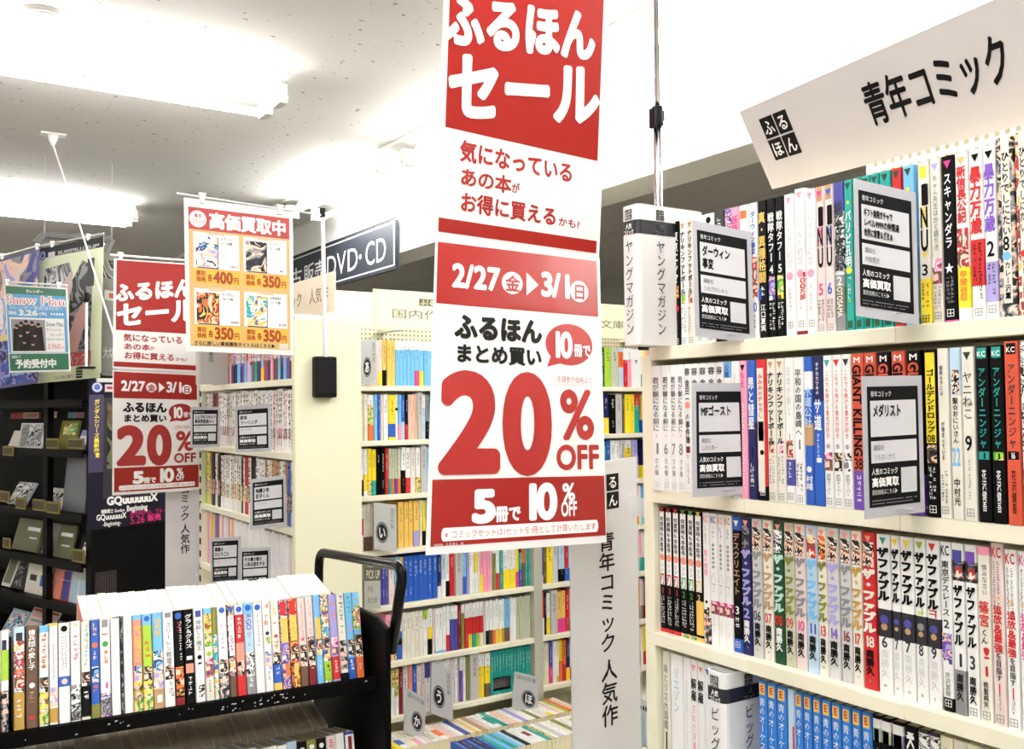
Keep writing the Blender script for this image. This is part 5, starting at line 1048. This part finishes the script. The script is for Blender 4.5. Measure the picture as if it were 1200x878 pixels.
F = [
 (1.5,11,W,'white novel with navy mark and lime middle',[('r',.1,.2,'navy',.1,.7), ('b',.2,.5,'lime'), ('b',.6,1,'dark'), ('m',.7,.95,W,.5)]),
 (16.5,29.8,'mono','pale picture novel with ochre lower half',[('b',0,.14,'paleblue'), ('r',.06,.14,'charcoal',.2,.8), ('r',.14,.6,'warm',.05,.95), ('m',.2,.5,'sky',.5), ('d',.44,'orange',.7), ('b',.64,1,'ochre'), ('m',.7,.9,W,.5)]),
 (31,45.6,'brown','brown novel with white title',[('t','傭兵団の愛し子',.04,.44,W,.62), ('d',.59,W,.5), ('m',.64,.82,'tan',.4), ('r',.88,.92,'red',.3,.7)]),
 (46.8,58.2,W,'white novel with orange title and green foot',[('b',0,.07,'sky'), ('m',.08,.45,'orange',.6), ('m',.3,.45,'green',.4), ('r',.52,.67,'hair',.05,.95), ('b',.67,.99,'green'), ('m',.7,.9,W,.5)]),
 (58.8,69.2,W,'white novel with thin pink lettering',[('b',0,.03,'gold'), ('m',.05,.55,'pink',.25), ('m',.2,.6,'lilac',.3), ('r',.64,.82,'cool',.1,.95), ('b',.84,.98,'ochre')]),
 (69.8,83.6,W,'white novel with blue portrait band',[('d',.06,K_,.6), ('b',.1,.11,'paleblue'), ('m',.14,.5,GR,.25,.35), ('m',.14,.46,GR,.25,.65), ('b',.54,.64,'blue'), ('d',.59,'peach',.55), ('m',.72,.86,'paleblue',.25)]),
 (84.2,96,W,'white novel with pastel title and grey foot',[('m',.02,.1,'gold',.5), ('m',.14,.45,'magenta',.5), ('m',.2,.4,'teal',.25,.8), ('b',.64,.99,'mono'), ('b',.9,.99,'charcoal')]),
 (96.6,107.4,'offwhite','ivory novel with black foot',[('m',.04,.5,'sky',.5), ('m',.04,.3,'olive',.3,.7), ('r',.52,.66,'hair',.05,.95), ('b',.66,.97,K_), ('m',.7,.88,W,.6)]),
 (108,118.4,'blue','blue novel with rainbow title',[('m',.03,.2,'gold',.6), ('d',.26,'orange',.7), ('m',.32,.5,'peach',.6), ('r',.48,.64,'cool',.1,.9), ('m',.66,.85,'orange',.6), ('b',.86,1,'olive')]),
 (119,131.4,W,'white novel with a red one',[('r',.02,.1,GR,.2,.8), ('m',.13,.2,'red',.7), ('d',.27,'green',.6), ('m',.33,.5,'orange',.5,.6), ('h','1',.66,.72,'magenta',.5), ('b',.76,1,'violet'), ('b',.8,.97,'mono')]),
 (132,142.8,W,'plain white novel with faint print',[('m',.1,.6,'lightgrey',.3)]), (143.2,146.6,'soot','thin black novel between white ones',[]),
 (147,157.6,W,'plain white novel with faint print',[('m',.1,.6,'lightgrey',.3)]),
 (158,169,'salmon','salmon and yellow novel with green foot',[('b',0,.05,'sky'), ('t','大騒ぎ',.08,.5,'gold',.7), ('r',.53,.7,'cool',.1,.9), ('b',.7,1,'green'), ('b',.74,.9,'green'), ('m',.74,.92,W,.6)]),
 (169.4,181,'lime','lime novel with blue globe mark',[('b',0,.12,'sky'), ('d',.05,'blue',.6), ('m',.14,.5,'orange',.7), ('r',.55,.7,'hair',.1,.9), ('b',.7,1,'green'), ('m',.75,.92,W,.5)]),
 (181.4,193.6,'sky','sky blue landscape novel',[('t','世界樹',.06,.25,'gold',.6), ('b',.4,.8,'cool'), ('b',.8,1,'tan'), ('r',.86,.94,W,.3,.8)]),
 (194,206.6,W,'white novel with thin dark title and girl figure',[('r',.02,.07,GR,.2,.8), ('t','フリーレン戦場',.12,.55,GR,.55), ('h','2',.54,.58,'charcoal',.4), ('r',.58,.72,'hair',.1,.9), ('m',.72,.9,'ochre',.3), ('m',.74,.92,'charcoal',.3,.7)]),
 (207,218,K_,'black novel with blue globe mark',[('d',.06,'blue',.75), ('m',.12,.3,'red',.4), ('m',.12,.55,W,.3,.7), ('r',.6,.9,'blaze',.05,.95), ('b',.92,1,'darkred')]),
 (218.6,230.2,K_,'black novel with white title',[('t','グラン＆グルズ',.05,.42,W,.75), ('r',.5,.54,W,.2,.8), ('r',.58,.68,'salmon',.1,.9), ('m',.72,.92,W,.5)]),
 (230.6,241.8,W,'white novel with violet top mark',[('r',.03,.1,'indigo',.2,.8), ('t','神殺しの魔王',.13,.46,GR,.6), ('d',.53,K_,.5), ('m',.56,.62,K_,.6), ('r',.82,.95,'mono',.3,.95)]),
 (242.4,252.4,'offwhite','ivory novel with green and orange title',[('b',0,.06,'sky'), ('r',.06,.42,'green',.05,.95), ('m',.08,.4,'orange',.6), ('d',.5,'lime',.6), ('r',.54,.75,'pinky',.05,.95), ('m',.78,.92,'charcoal',.3)]),
 (252.8,258.2,'sea','dark blue picture novel',[('b',0,.3,'olive')]),
 (258.8,270,W,'white novel with globe mark and black foot',[('d',.05,'blue',.65), ('m',.14,.5,'lilac',.5), ('r',.58,.72,'hair',.1,.9), ('b',.73,1,'dark'), ('m',.76,.92,W,.5)]),
 (270.6,279,'dark','dark novel with a white title panel',[('d',.05,'blue',.7), ('r',.12,.56,W,.1,.9), ('m',.14,.54,'magenta',.5), ('r',.58,.74,'warm',.1,.9), ('b',.78,1,'brown')]),
 (279.4,289.8,'red','red novel with globe mark',[('b',0,.11,W), ('d',.05,'blue',.7), ('m',.14,.4,W,.5), ('b',.42,.62,'salmon'), ('r',.62,.78,'dark',.1,.9), ('b',.84,1,'red')]),
 (290.2,301,'paleblue','pale blue novel with purple lettering',[('b',0,.12,'sky'), ('d',.05,'blue',.7), ('l','RGO',.12,.3,'purple',.6), ('m',.32,.52,GR,.4), ('b',.54,.8,'mono'), ('b',.8,1,'grey'), ('m',.78,.94,W,.5)]),
 (301.4,312,W,'plain white novel with globe mark',[('d',.05,'blue',.7), ('m',.13,.5,GR,.3), ('m',.55,.8,'lightgrey',.25)]),
 (312.4,321.8,W,'white novel with orange title and green dot',[('m',.03,.3,'orange',.7), ('d',.36,'charcoal',.5), ('r',.4,.48,'green',.3,.8), ('r',.56,.76,'cool',.1,.9), ('m',.78,.9,GR,.4)]),
 (322.2,331.8,'offwhite','ivory novel with blue foot',[('m',.03,.2,'gold',.5), ('m',.24,.34,'orange',.7), ('d',.4,'red',.45), ('m',.44,.56,'tan',.6), ('r',.58,.72,'hair',.05,.95), ('b',.7,.92,'blue'), ('m',.74,.9,W,.5), ('b',.92,1,'gold')]),
 (332.4,342.4,'violet','purple picture novel with red title',[('r',.02,.18,'red',.1,.8), ('r',.2,.48,'gold',.1,.9), ('m',.22,.46,'lime',.5), ('r',.72,.86,'orange',.4,.9)]),
 (343,353.4,'blaze','red picture novel with red title',[('r',.02,.18,'red',.1,.8), ('r',.2,.48,'gold',.1,.9), ('m',.22,.46,'lime',.5), ('r',.54,.7,'hair',.1,.9), ('r',.74,.88,'gold',.3,.8)]),
 (353.8,363,'rosy','pale pink novel with brown foot',[('m',.05,.45,'salmon',.4), ('m',.45,.52,'red',.6), ('r',.54,.78,'hair',.05,.95), ('b',.78,1,'brown')]),
 (363.4,372.4,'rosy','pale pink novel with dark red foot',[('m',.05,.45,'salmon',.4), ('r',.46,.8,'hair',.05,.95), ('b',.72,1,'darkred'), ('m',.72,.84,W,.4)]),
 (372.8,381,'sky','sky blue novel with yellow title',[('m',.03,.25,'lilac',.6), ('r',.26,.5,'gold',.1,.9), ('r',.5,.68,'warm',.1,.9), ('m',.74,.92,W,.3)]),
 (381.4,390.4,'sea','blue picture novel with lime foot',[('m',.04,.35,'orange',.7), ('r',.48,.62,'hair',.1,.9), ('b',.76,.98,'lime'), ('m',.8,.9,K_,.5)]),
 (390.8,400.2,'lilac','lilac novel with red foot',[('m',.04,.35,'salmon',.6), ('r',.5,.7,'pinky',.1,.9), ('b',.72,.98,'red'), ('m',.76,.92,W,.4)]),
 (400.6,409.6,'offwhite','ivory novel with black and white figure',[('m',.03,.14,K_,.6), ('m',.14,.42,'green',.5), ('m',.42,.5,'gold',.6), ('r',.55,.88,'dark',.05,.95), ('b',.92,1,K_)]),
 (410,418.6,'sky','sky blue novel with dark hair figure',[('m',.04,.3,'green',.6), ('m',.3,.5,'pink',.5), ('r',.55,.74,'hair',.1,.9), ('b',.76,1,'blue'), ('m',.78,.92,W,.5)]),
 (419,427.8,'green','green and pink novel with orange foot',[('b',0,.2,'sky'), ('m',.05,.4,'lime',.6), ('r',.15,.4,'pinky',.3,.9), ('b',.44,.5,'sky'), ('r',.5,.76,'hair',.05,.95), ('b',.76,1,'orange'), ('m',.8,.92,W,.4)]),
]
ent = []
for px0, px1, base, look, items in F:
    yr = 800-(px0/428)*58
    ent.append((cart_book(cx(px0, yr), cx(px1, yr), base, items, TZ, rnd=RND, h=.1475+RND.uniform(-.0015, .0015)), look))
label_row(ent, "cart's upper front row", "light novels in the cart's upper front row")
def back_tier(xa, xb, z, place, seed, edge, tiers):
    rnd = random.Random(seed); x = xa; ent = []; i = 0
    while x < xb-.006:
        t = min(rnd.uniform(.013, .021), xb-x)
        if xb-x-t < .008: t = xb-x
        c = edge(i, x); ent.append((cart_book(x, x+t, c, [], z, True, h=.147+rnd.uniform(-.002, .003), rnd=rnd), f'white topped book with {cN(c)} cover' if tiers else f'shaded book with {cN(c)} cover')); x += t; i += 1
    label_row(ent, place, place)
back_tier(cx(96, 735, .15), cx(388, 700, .15), TZ, "cart's upper back row", 21, lambda i, x: 'salmon' if i == 0 else ('lilac' if i == 15 else ('white','offwhite','cream','white')[i % 4]), True)
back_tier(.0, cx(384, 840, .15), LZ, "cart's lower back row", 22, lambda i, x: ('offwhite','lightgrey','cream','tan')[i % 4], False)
LF = [('offwhite','ivory novel',[('m',.05,.5,GR,.4)]), ('white','white novel',[('m',.05,.5,GR,.4)]), (K_,'black novel',[('m',.05,.6,W,.6)])]
LFL = [LF[i % 3] for i in (0,1,0,1,2,1,2)]+[(W,'white novel with round black mark',[('d',.1,K_,.6), ('d',.1,W,.35), ('m',.2,.6,GR,.4)])]*1+[(W,'white novel with faint print',[('m',.05,.5,GR,.3)])]+[(W,'white novel with round black mark',[('d',.1,K_,.6), ('d',.1,W,.35), ('m',.2,.6,GR,.4)])]*2+[(W,'white novel with faint print',[('m',.05,.5,GR,.3)]), (W,'white novel with round black mark',[('d',.1,K_,.6), ('d',.1,W,.35)]), ('paleblue','pale blue novel',[('m',.1,.6,GR,.4)]), (K_,'black novel with white figures',[('d',.1,W,.6), ('m',.18,.7,W,.6)]), ('olive','olive novel with white star',[('d',.08,W,.5), ('m',.15,.6,'yellow',.5)]), (K_,'black novel with red foot',[('d',.08,W,.5), ('m',.15,.4,W,.5), ('b',.4,1,'darkred')]), ('rosy','pale pink novel with red print',[('m',.04,.6,'red',.5)]), (W,'white novel with navy print',[('m',.05,.7,'navy',.5), ('r',0,1,'navy',.86,1)]), (W,'white novel with dark red label',[('b',0,.03,'blue'), ('r',.05,.4,'darkred',.3,.7)])]
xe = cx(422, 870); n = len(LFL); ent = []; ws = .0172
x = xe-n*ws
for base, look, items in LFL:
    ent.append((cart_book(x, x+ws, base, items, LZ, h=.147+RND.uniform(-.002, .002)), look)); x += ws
label_row(ent, "cart's lower front row", "light novels in the cart's lower front row")

# ================================================================== black CD rack with its end panel
RP = at(102.5, 560, 1, 4.6); RP.z = 0
RA = Vector((-.326, .9454, 0)).normalized(); RN = Vector((-RA.y, RA.x, 0)); RBv = -RN           # along the shelves; shelf face normal; along the end panel
RM = Matrix((-RA, -RN, EZ)).transposed().to_4x4(); RM.translation = RP                          # local: x to the right along the shelves, y into the rack
def rk(px, py, off=0):
    p = on(px, py, RP+RN*off, RN)-RP; return p.dot(-RA), p.z
BK = mat((6,6,8), .4); BK3 = mat((10,10,13), .5)
rack = empty('disc_rack', M=RM); tag(rack, 'black disc rack with sloping shelves at the far left', 'shelf unit')
xl = rk(-40, 560)[0]-.5
tz = rk(95, 440)[1]
for x in (0, rk(53, 540)[0], xl):
    b = MB(); wd = .012 if x != rk(53, 540)[0] else .02; b.box(x-wd, x+wd, 0, .03, 0, tz, BK); b.build('upright', rack, bevel=.002)
b = MB(); b.box(xl, 0, .28, .29, 0, tz, BK3); b.build('back_panel', rack)
SHY = [rk(75, y)[1] for y in (470, 528, 601, 658, 708)]+[rk(75, 708)[1]-.24, rk(75, 708)[1]-.48]
for i, z in enumerate(SHY):
    b = MB(); b.box(xl, -.012, -.01, .28, z-.012, z, BK); b.box(xl, -.012, -.02, -.01, z-.03, z+.006, BK3); b.build('shelf', rack)
b = MB(); b.box(xl, 0, 0, .29, tz-.01, tz, BK); b.build('top_panel', rack)
RE = []
def disc_case(px0, py0, px1, py1, face, look, lean=14, t=.011, name='disc_case', inset=None, cat='disc', off=.03, letter=None):
    x0, z0 = rk(px0, py1, -off); x1, z1 = rk(px1, py0, -off); w_, h_ = x1-x0, z1-z0
    if name != 'header_strip': z0 = min(SHY, key=lambda q: abs(q-z0))+.001+t*math.sin(math.radians(lean))
    M = RM @ Matrix.Translation((x0, off, z0)) @ Matrix.Rotation(-math.radians(lean), 4, 'X')
    b = MB(); b.box(0, w_, 0, t, 0, h_, mat(face if not isinstance(face, str) or face not in ARTS else 'lightgrey', .2)); o = b.build(name, M=M, bevel=.0015)
    c = MB(); e = .004; fm = artbig(face, 22) if isinstance(face, str) and face in ARTS else mat(face, .25)
    c.quad((e, -.0006, e), (w_-e, -.0006, e), (w_-e, -.0006, h_-e), (e, -.0006, h_-e), fm)
    for it in inset or []: c.quad((w_*it[0], -.001, h_*(1-it[3])), (w_*it[2], -.001, h_*(1-it[3])), (w_*it[2], -.001, h_*(1-it[1])), (w_*it[0], -.001, h_*(1-it[1])), artbig(it[4], 22) if it[4] in ARTS else mat(it[4], .3))
    c.build('printed_sleeve', o)
    tag(o, look, cat, 'disc cases on the black rack'); return o
disc_case(20,495,49,524,'white','white framed grey picture case on the upper disc shelf','' or 10, inset=[(.06,.06,.94,.94,'mono'), (.06,.06,.4,.94,'lightgrey')])
disc_case(9,506,20,526,'offwhite','white card leaning beside the framed grey case',22)
disc_case(66,490,87,524,'olive','green case on the upper disc shelf',12, inset=[(.2,.1,.9,.5,'green'), (.3,.3,.8,.34,'white')])
disc_case(88,500,99,524,'lilac','pale purple case next to the green case',22, inset=[(.1,.3,.9,.9,'white')])
disc_case(8,556,29,583,'mono','white wrapped case at the far left of the second disc shelf',30)
disc_case(48,566,70,590,'offwhite','small white case on the second disc shelf',30, inset=[(.2,.2,.8,.8,'mono')])
disc_case(72,532,99,603,(120,124,130),'tall grey display board on the second disc shelf',6, t=.004)
disc_case(13,617,42,650,'khaki','grey green case with white title, third disc shelf',16, t=.02, inset=[(.45,.25,.95,.36,'white'), (.6,.55,.9,.6,'lightgrey')])
disc_case(50,622,82,656,'khaki','dark grey case split by a pale panel, third disc shelf',14, inset=[(.0,.02,.4,.98,'grey'), (.5,.25,.92,.36,'white'), (.6,.6,.9,.66,'lightgrey')])
disc_case(88,618,100,648,'black','black and white case by the rack post',18, inset=[(.4,.3,.9,.9,'mono')])
disc_case(28,650,57,702,'offwhite','white notice card with round blue mark on the fourth disc shelf',10, t=.003, name='notice_card', cat='card', inset=[(.1,.06,.9,.12,'salmon'), (.1,.2,.9,.26,'grey'), (.15,.3,.85,.36,'grey'), (.15,.62,.42,.74,'charcoal'), (.58,.6,.82,.82,'blue')])
disc_case(58,658,80,707,'orange','orange and blue calendar card on the fourth disc shelf',10, t=.003, name='notice_card', cat='card', inset=[(.0,.0,.96,.12,'grey'), (.02,.14,.55,.98,'salmon'), (.6,.14,.96,.98,'indigo'), (.02,.55,.96,.57,'white'), (.02,.34,.96,.36,'white')])
disc_case(80,660,101,711,'paleblue','pale blue list card against the rack post',8, t=.003, name='notice_card', cat='card', inset=[(.1,.05,.9,.5,'lightgrey'), (.45,0,.5,1,'white')])
disc_case(1,660,12,698,'offwhite','white edged case at the left end of the fourth disc shelf',20, t=.02, inset=[(.1,.1,.9,.9,'khaki')])
disc_case(11,662,27,696,'charcoal','shiny black wrapped disc on the fourth disc shelf',24, t=.015, inset=[(.1,.1,.9,.9,'soot')])
disc_case(20,709,52,742,'rosy','pink and white price card on the lowest visible shelf',30, t=.003, name='notice_card', cat='card', inset=[(.05,.04,.95,.1,'red'), (.1,.2,.9,.26,'salmon'), (.1,.34,.9,.4,'grey'), (.1,.55,.7,.85,'red')])
disc_case(52,716,84,742,'charcoal','dark patterned case on the lowest visible shelf',30, inset=[(.05,.05,.95,.95,'mono')])
disc_case(0,718,19,745,'paleblue','pale blue wrapped case at the lowest left',30, inset=[(.1,.1,.9,.9,'cool')])
disc_case(12,483,47,491,'red','red and white header strip on the upper disc shelf',4, t=.003, name='header_strip', cat='sign', inset=[(.45,.05,.95,.95,'white'), (.5,.2,.9,.8,'salmon')], off=.2)
disc_case(60,482,67,490,'red','short red and white strip right of the shelf post',4, t=.003, name='header_strip', cat='sign', inset=[(.5,.05,.95,.95,'white')], off=.2)
disc_case(79,483,98,490,'white','blue and pink label strip above the green case',4, t=.003, name='header_strip', cat='sign', inset=[(.02,.05,.45,.95,'sky'), (.55,.05,.98,.95,'pink')], off=.2)
for i, (a, b_, c, d, lb) in enumerate(((4,523,17,534,'below the leaning white card'), (55,514,70,526,'left of the green case'), (80,514,99,526,'under the purple case'), (1,576,12,588,'at the far left of the second disc shelf'), (19,584,31,596,'right of the wrapped white case'), (39,586,54,598,'below the small white case'), (55,589,71,601,'before the tall grey board'), (4,631,13,642,'left of the grey green case'), (85,645,100,658,'under the black and white case'))):
    x0, z0 = rk(a, d, .024); x1, z1 = rk(c, b_, .024)
    b = MB(); b.box(0, x1-x0, -.004, 0, 0, z1-z0, mat((104,92,44), .35)); b.box(.003, x1-x0-.003, -.005, -.004, .003, z1-z0-.003, mat((150,134,66), .4)); o = b.build('price_tag', M=RM @ Matrix.Translation((x0, -.024, z0)))
    c_ = MB(); c_.quad((.008, -.0056, .008), (x1-x0-.008, -.0056, .008), (x1-x0-.008, -.0056, z1-z0-.008), (.008, -.0056, z1-z0-.008), mat((74,64,34), .4)); c_.build('paper_insert', o)
    tag(o, 'small gold price holder '+lb, 'price tag', 'gold price holders on the disc rack')

# end panel of the rack: black mesh panel with a dark poster
EM = Matrix((RBv, RA, EZ)).transposed().to_4x4(); EM.translation = RP
def ep(px, py): p = on(px, py, RP, RA)-RP; return p.dot(RBv), p.z
x1e = ep(212, 560)[0]; ztop = ep(104, 437)[1]
pan = empty('end_panel_stand', M=EM); tag(pan, 'black end panel of the disc rack behind the small sale banner', 'panel')
b = MB(); b.box(0, x1e, -.035, -.015, 0, ztop, BK); b.build('panel_board', pan)
b = MB(); b.box(-.006, .014, -.045, -.014, 0, ztop, BK); b.box(x1e-.02, x1e, -.045, -.014, 0, ztop, BK); b.build('frame', pan)
b = MB(); xm, zm = ep(127, 668); xz = ep(108, 622)[1]
gm = mat((120,112,110), .5)
for i in range(12):
    for k in range(16): x = .02+i*.0085; z = zm-k*.0085; b.quad((x, -.037, z-.004), (x+.004, -.037, z-.004), (x+.004, -.037, z), (x, -.037, z), gm)
b.build('wire_mesh', pan)
b = MB(); x0, z0 = ep(103.5, 445.5); x1, z1 = ep(117, 448.5); b.box(x0+.01, x1+.03, -.058, -.046, z1, z1+.018, mat((226,226,228), .3)); b.build('name_plate', pan)
q = [on(x, y, RP-RA*.048, RA) for x, y in ((104.5,445), (206,447), (102.5,622), (206,610))]
s = Sheet('film_poster', *q, paper((34,32,44), .05, .3), 'dark film poster with white and magenta lettering on the black end panel', 'poster')
s.rect(0, 0, 1, .1, (24,24,34), 1); s.rect(0, .1, .16, .62, (62,56,92), 1); s.rect(.16, .12, 1, .8, artm('soot') if 0 else mat((44,40,46), .4), 1); s.rect(.2, .15, .5, .6, art('bark', ('charcoal','black','khaki','brown','charcoal'), 9), 2)
s.ell(.085, .05, .06, .036, (90,110,190), 3); s.ell(.085, .05, .05, .03, (230,232,240), 3.2, 20, ring=.3); s.rect(.17, .03, .3, .08, (228,214,218), 2); s.rect(.19, .045, .28, .062, (180,60,70), 3)
s.text('ガンダムシリーズ最新作!', .055, .13, .115, .52, (250,226,60), lv=3, bold=.03, vertical=True)
s.text('GQuuuuuuX', .2, .79, .78, .845, 'white', lv=3, bold=.05); s.text('Beginning', .42, .86, .66, .9, 'white', lv=3, bold=.03)
s.text('機動戦士 Gundam', .14, .87, .40, .90, 'white', lv=3, bold=.02); s.text('GQuuuuuuX', .09, .902, .42, .942, 'white', lv=3, bold=.03); s.text('-Beginning-', .16, .955, .36, .985, 'white', lv=3, bold=.02)
s.text('販売用DVD、ブルーレイ', .46, .90, .98, .935, (220,40,120), lv=3, bold=.0); s.text('5.26', .46, .935, .63, .99, (220,40,120), lv=3, bold=.0); s.text('販売', .66, .935, .82, .985, (220,40,120), lv=3, bold=.03)
s.done()

# ------------------------------------------------------------------ posters hanging over the rack
def hang(o, p0, p1, us, root): rod_clips(root, o, p0, p1, us, .0035)
PO = at(110, 300, 1, 4.2); nA = RN
def pa(px, py, off=0): return on(px, py, Vector((PO.x, PO.y, 0))+RN*off, nA)
q = [pa(*c, .03) for c in ((-22,310), (46.5,291), (-24,459), (44.5,449))]
s = Sheet('film_poster', *q, paper((120,116,166), .2, .25), 'blue and lilac picture poster at the left edge', 'poster')
s.rect(.02, .02, .98, .30, art('faces', ('lilac','rosy','peach','grey','indigo'), 7, 1.2), 1); s.rect(.02, .30, .98, .62, art('sky', ('paleblue','lilac','white','peach','sky'), 8, 1), 1); s.rect(.02, .62, .98, .98, art('town', ('navy','blue','indigo','lilac','navy'), 12, 1.5), 1); s.rect(.0, .60, .6, .64, (236,226,150), 2); s.marks(.1, .9, .9, .92, 'paleblue', 30, RND, 3)
s.done('printed_picture'); hang(s.o, q[0]+EZ*.012, q[1]+EZ*.012, (.38, .96), s.root)
q = [pa(*c) for c in ((45.5,292), (121.5,277), (43,449.5), (117,442.5))]
s = Sheet('film_poster', *q, paper((232,236,206), .25, .3), 'cream and grey picture poster behind the green calendar sheet', 'poster')
s.rect(0, 0, 1, .075, (26,26,28), 1); s.ell(.07, .055, .055, .035, (70,90,170), 2); s.ell(.07, .055, .042, .027, (220,224,240), 2.2, 20, ring=.3); s.rect(.16, .04, .27, .085, (214,206,210), 2); s.marks(.32, .045, .95, .06, 'lightgrey', 26, RND, 2); s.marks(.32, .062, .9, .07, 'lightgrey', 30, RND, 2)
s.poly([(.1,.16),(.5,.14),(.56,.24),(.4,.44),(.1,.46)], art('ink', ('grey','charcoal','grey','lightgrey','charcoal'), 9, 1), 1); s.poly([(.3,.36),(.54,.2),(.56,.32),(.46,.46),(.36,.48)], (206,180,178), 2)
s.poly([(.52,.3),(.7,.14),(.86,.2),(.84,.92),(.5,.8)], art('ink2', ('charcoal','grey','black','grey','charcoal'), 8, 1), 1); s.poly([(.62,.52),(.74,.44),(.8,.56),(.72,.66),(.62,.86),(.5,.84),(.5,.7)], (196,150,146), 2)
s.rect(.78, .14, .88, .34, (40,38,40), 2); s.rect(.46, .80, .86, .90, (176,70,74), 3); s.text('バック', .5, .805, .8, .895, (240,200,196), lv=4, bold=.0)
for i in range(4): s.rect(.64, .915+i*.02, .74, .93+i*.02, (30,30,30), 1)
s.text('11.28(金)', .3, .955, .6, .985, (120,124,110), lv=1, bold=0)
s.done('printed_picture'); hang(s.o, q[0]+EZ*.012, q[1]+EZ*.012, (.22, .78), s.root)
q = [pa(*c, -.05) for c in ((119,296), (137,300), (119,440), (137,441))]
s = Sheet('film_poster', *q, paper((168,166,164), .25, .4), 'pale grey picture poster half hidden by the small sale banner', 'poster')
s.rect(.1, .05, .95, .2, art('ink3', ('grey','lightgrey','charcoal','rosy','grey'), 8, 1), 1); s.rect(.2, .3, .95, .38, (236,230,230), 1); s.rect(.5, .32, .9, .36, (200,90,90), 2); s.rect(.0, .46, .95, .98, (142,144,146), 1); s.text('大切', .1, .76, .9, .86, 'white', lv=2, bold=0)
s.done('printed_picture')
q = [pa(*c, .16) for c in ((5,333), (78.5,337.5), (11,437), (82.5,435))]
s = Sheet('calendar_poster', *q, paper((247,248,246), .2, .3), 'green and blue calendar notice with a group picture at left', 'poster')
GRN = mat((40,112,82), .4); BLU = mat((94,164,216), .4)
s.rect(.02, .02, .98, .105, GRN, 1); s.rect(.02, .105, .98, .36, BLU, 1); s.rect(.02, .36, .98, .78, BLU, 1); s.rect(.06, .375, .94, .775, 'white', 2); s.rect(.02, .79, .98, .98, GRN, 1)
s.text('カレンダー', .36, .042, .64, .088, 'white', lv=2, bold=.04)
s.text('Snow Man', .03, .115, .97, .225, 'white', lv=2, bold=.08); s.text('Snow Man', .03, .115, .97, .225, (230,100,120), lv=3, bold=.01)
s.text('カレンダー発売受付中！', .06, .235, .96, .285, 'white', lv=2, bold=.0); s.text('2026.', .05, .305, .2, .34, 'white', lv=2, bold=.05); s.text('3.26', .22, .285, .54, .35, 'white', lv=2, bold=.05); s.text('(木)', .56, .3, .68, .345, 'white', lv=2, bold=.03); s.marks(.7, .31, .95, .335, 'white', 6, RND, 2)
s.rect(.085, .395, .645, .76, (150,150,156), 3)
rn = random.Random(2)
for i, (u, v) in enumerate(((.18,.47),(.26,.44),(.34,.42),(.44,.43),(.54,.45),(.24,.56),(.36,.52),(.48,.56),(.3,.64),(.44,.66))):
    s.poly([(u-.06,v+.03),(u+.06,v+.03),(u+.085,.755),(u-.085,.755)], ((26,24,28),(44,36,34))[i % 2], 3.5+i*.15); s.ell(u, v+.012, .03, .026, (206,164,140), 3.6+i*.15, 12); s.ell(u, v, .034, .02, (40,28,26), 3.7+i*.15, 12)
s.text('Snow Man', .665, .415, .93, .47, (40,40,44), lv=3, bold=.0); s.text('オフィシャル', .66, .49, .9, .525, (50,50,54), lv=3, bold=.0); s.text('カレンダー', .72, .55, .93, .585, (50,50,54), lv=3, bold=0)
s.text('2026.04→2027.03', .66, .605, .93, .635, (90,90,94), lv=3, bold=0); s.text('3,960', .67, .67, .87, .735, (226,110,130), lv=3, bold=.0); s.text('円', .88, .70, .93, .735, (226,110,130), lv=3, bold=0)
s.text('当店にて', .06, .805, .22, .84, 'white', lv=2, bold=.03); s.text('予約受付中', .12, .85, .8, .955, 'white', lv=2, bold=.05)
s.done(); hang(s.o, q[0]+EZ*.01, q[1]+EZ*.01, (.05, .88), s.root)
# poster poles standing on the rack
for i, (px, y0_, y1_, lb) in enumerate(((101.5, 346, 440, 'white poster pole with black tip rising from the disc rack'), (121.5, 277, 440, 'taller thin white poster pole behind the disc rack'))):
    p1 = pa(px, y0_, .04)
    if i: g_ = at(121.5, 437, 2, tz); p1 = at(121.5, 277, 1, 5.35)
    r = empty('poster_pole', (p1.x, p1.y, ztop if i == 0 else 0)); tag(r, lb, 'pole')
    zb = r.location.z
    b = MB(); b.tube([(0, 0, 0), (0, 0, p1.z-zb)], .006 if i == 0 else .0045, mat((240,240,240), .35), 10); b.build('tube', r)
    b = MB(); z_ = p1.z-zb; zz = z_ if i == 0 else z_-.26; b.tube([(0, 0, zz-.03), (0, 0, zz+.01)], .010, mat('black', .4), 10); b.build('tip' if i == 0 else 'joint', r)
    b = MB(); b.box(-.03, .03, -.03, .03, 0, .008, mat('black', .4)); b.build('foot', r)
# dark frame hanging behind the posters
F0 = [on(x, y, Vector((PO.x, PO.y+.7, 0)), Vector((0, 1, 0))) for x, y in ((42,286), (52,275), (131,281), (123,297))]
r = empty('hanging_frame', sum(F0, Vector())/4); tag(r, 'dark grey flat frame under the ceiling behind the posters', 'frame')
b = MB(); n = 4; off = Vector((0, 0, .03)); o_ = r.location
for i in range(4):
    a, c = F0[i]-o_, F0[(i+1) % 4]-o_; b.tube([a, c], .018, mat((104,102,100), .6), 8)
b.build('frame_bar', r)
for p in F0[1:3]:
    b = MB(); b.tube([p-o_, Vector((p.x, p.y, CZ))-o_], .0012, mat((226,224,220), .5), 6); b.build('hanger_wire', r)
bpy.data.objects.remove(_fo)
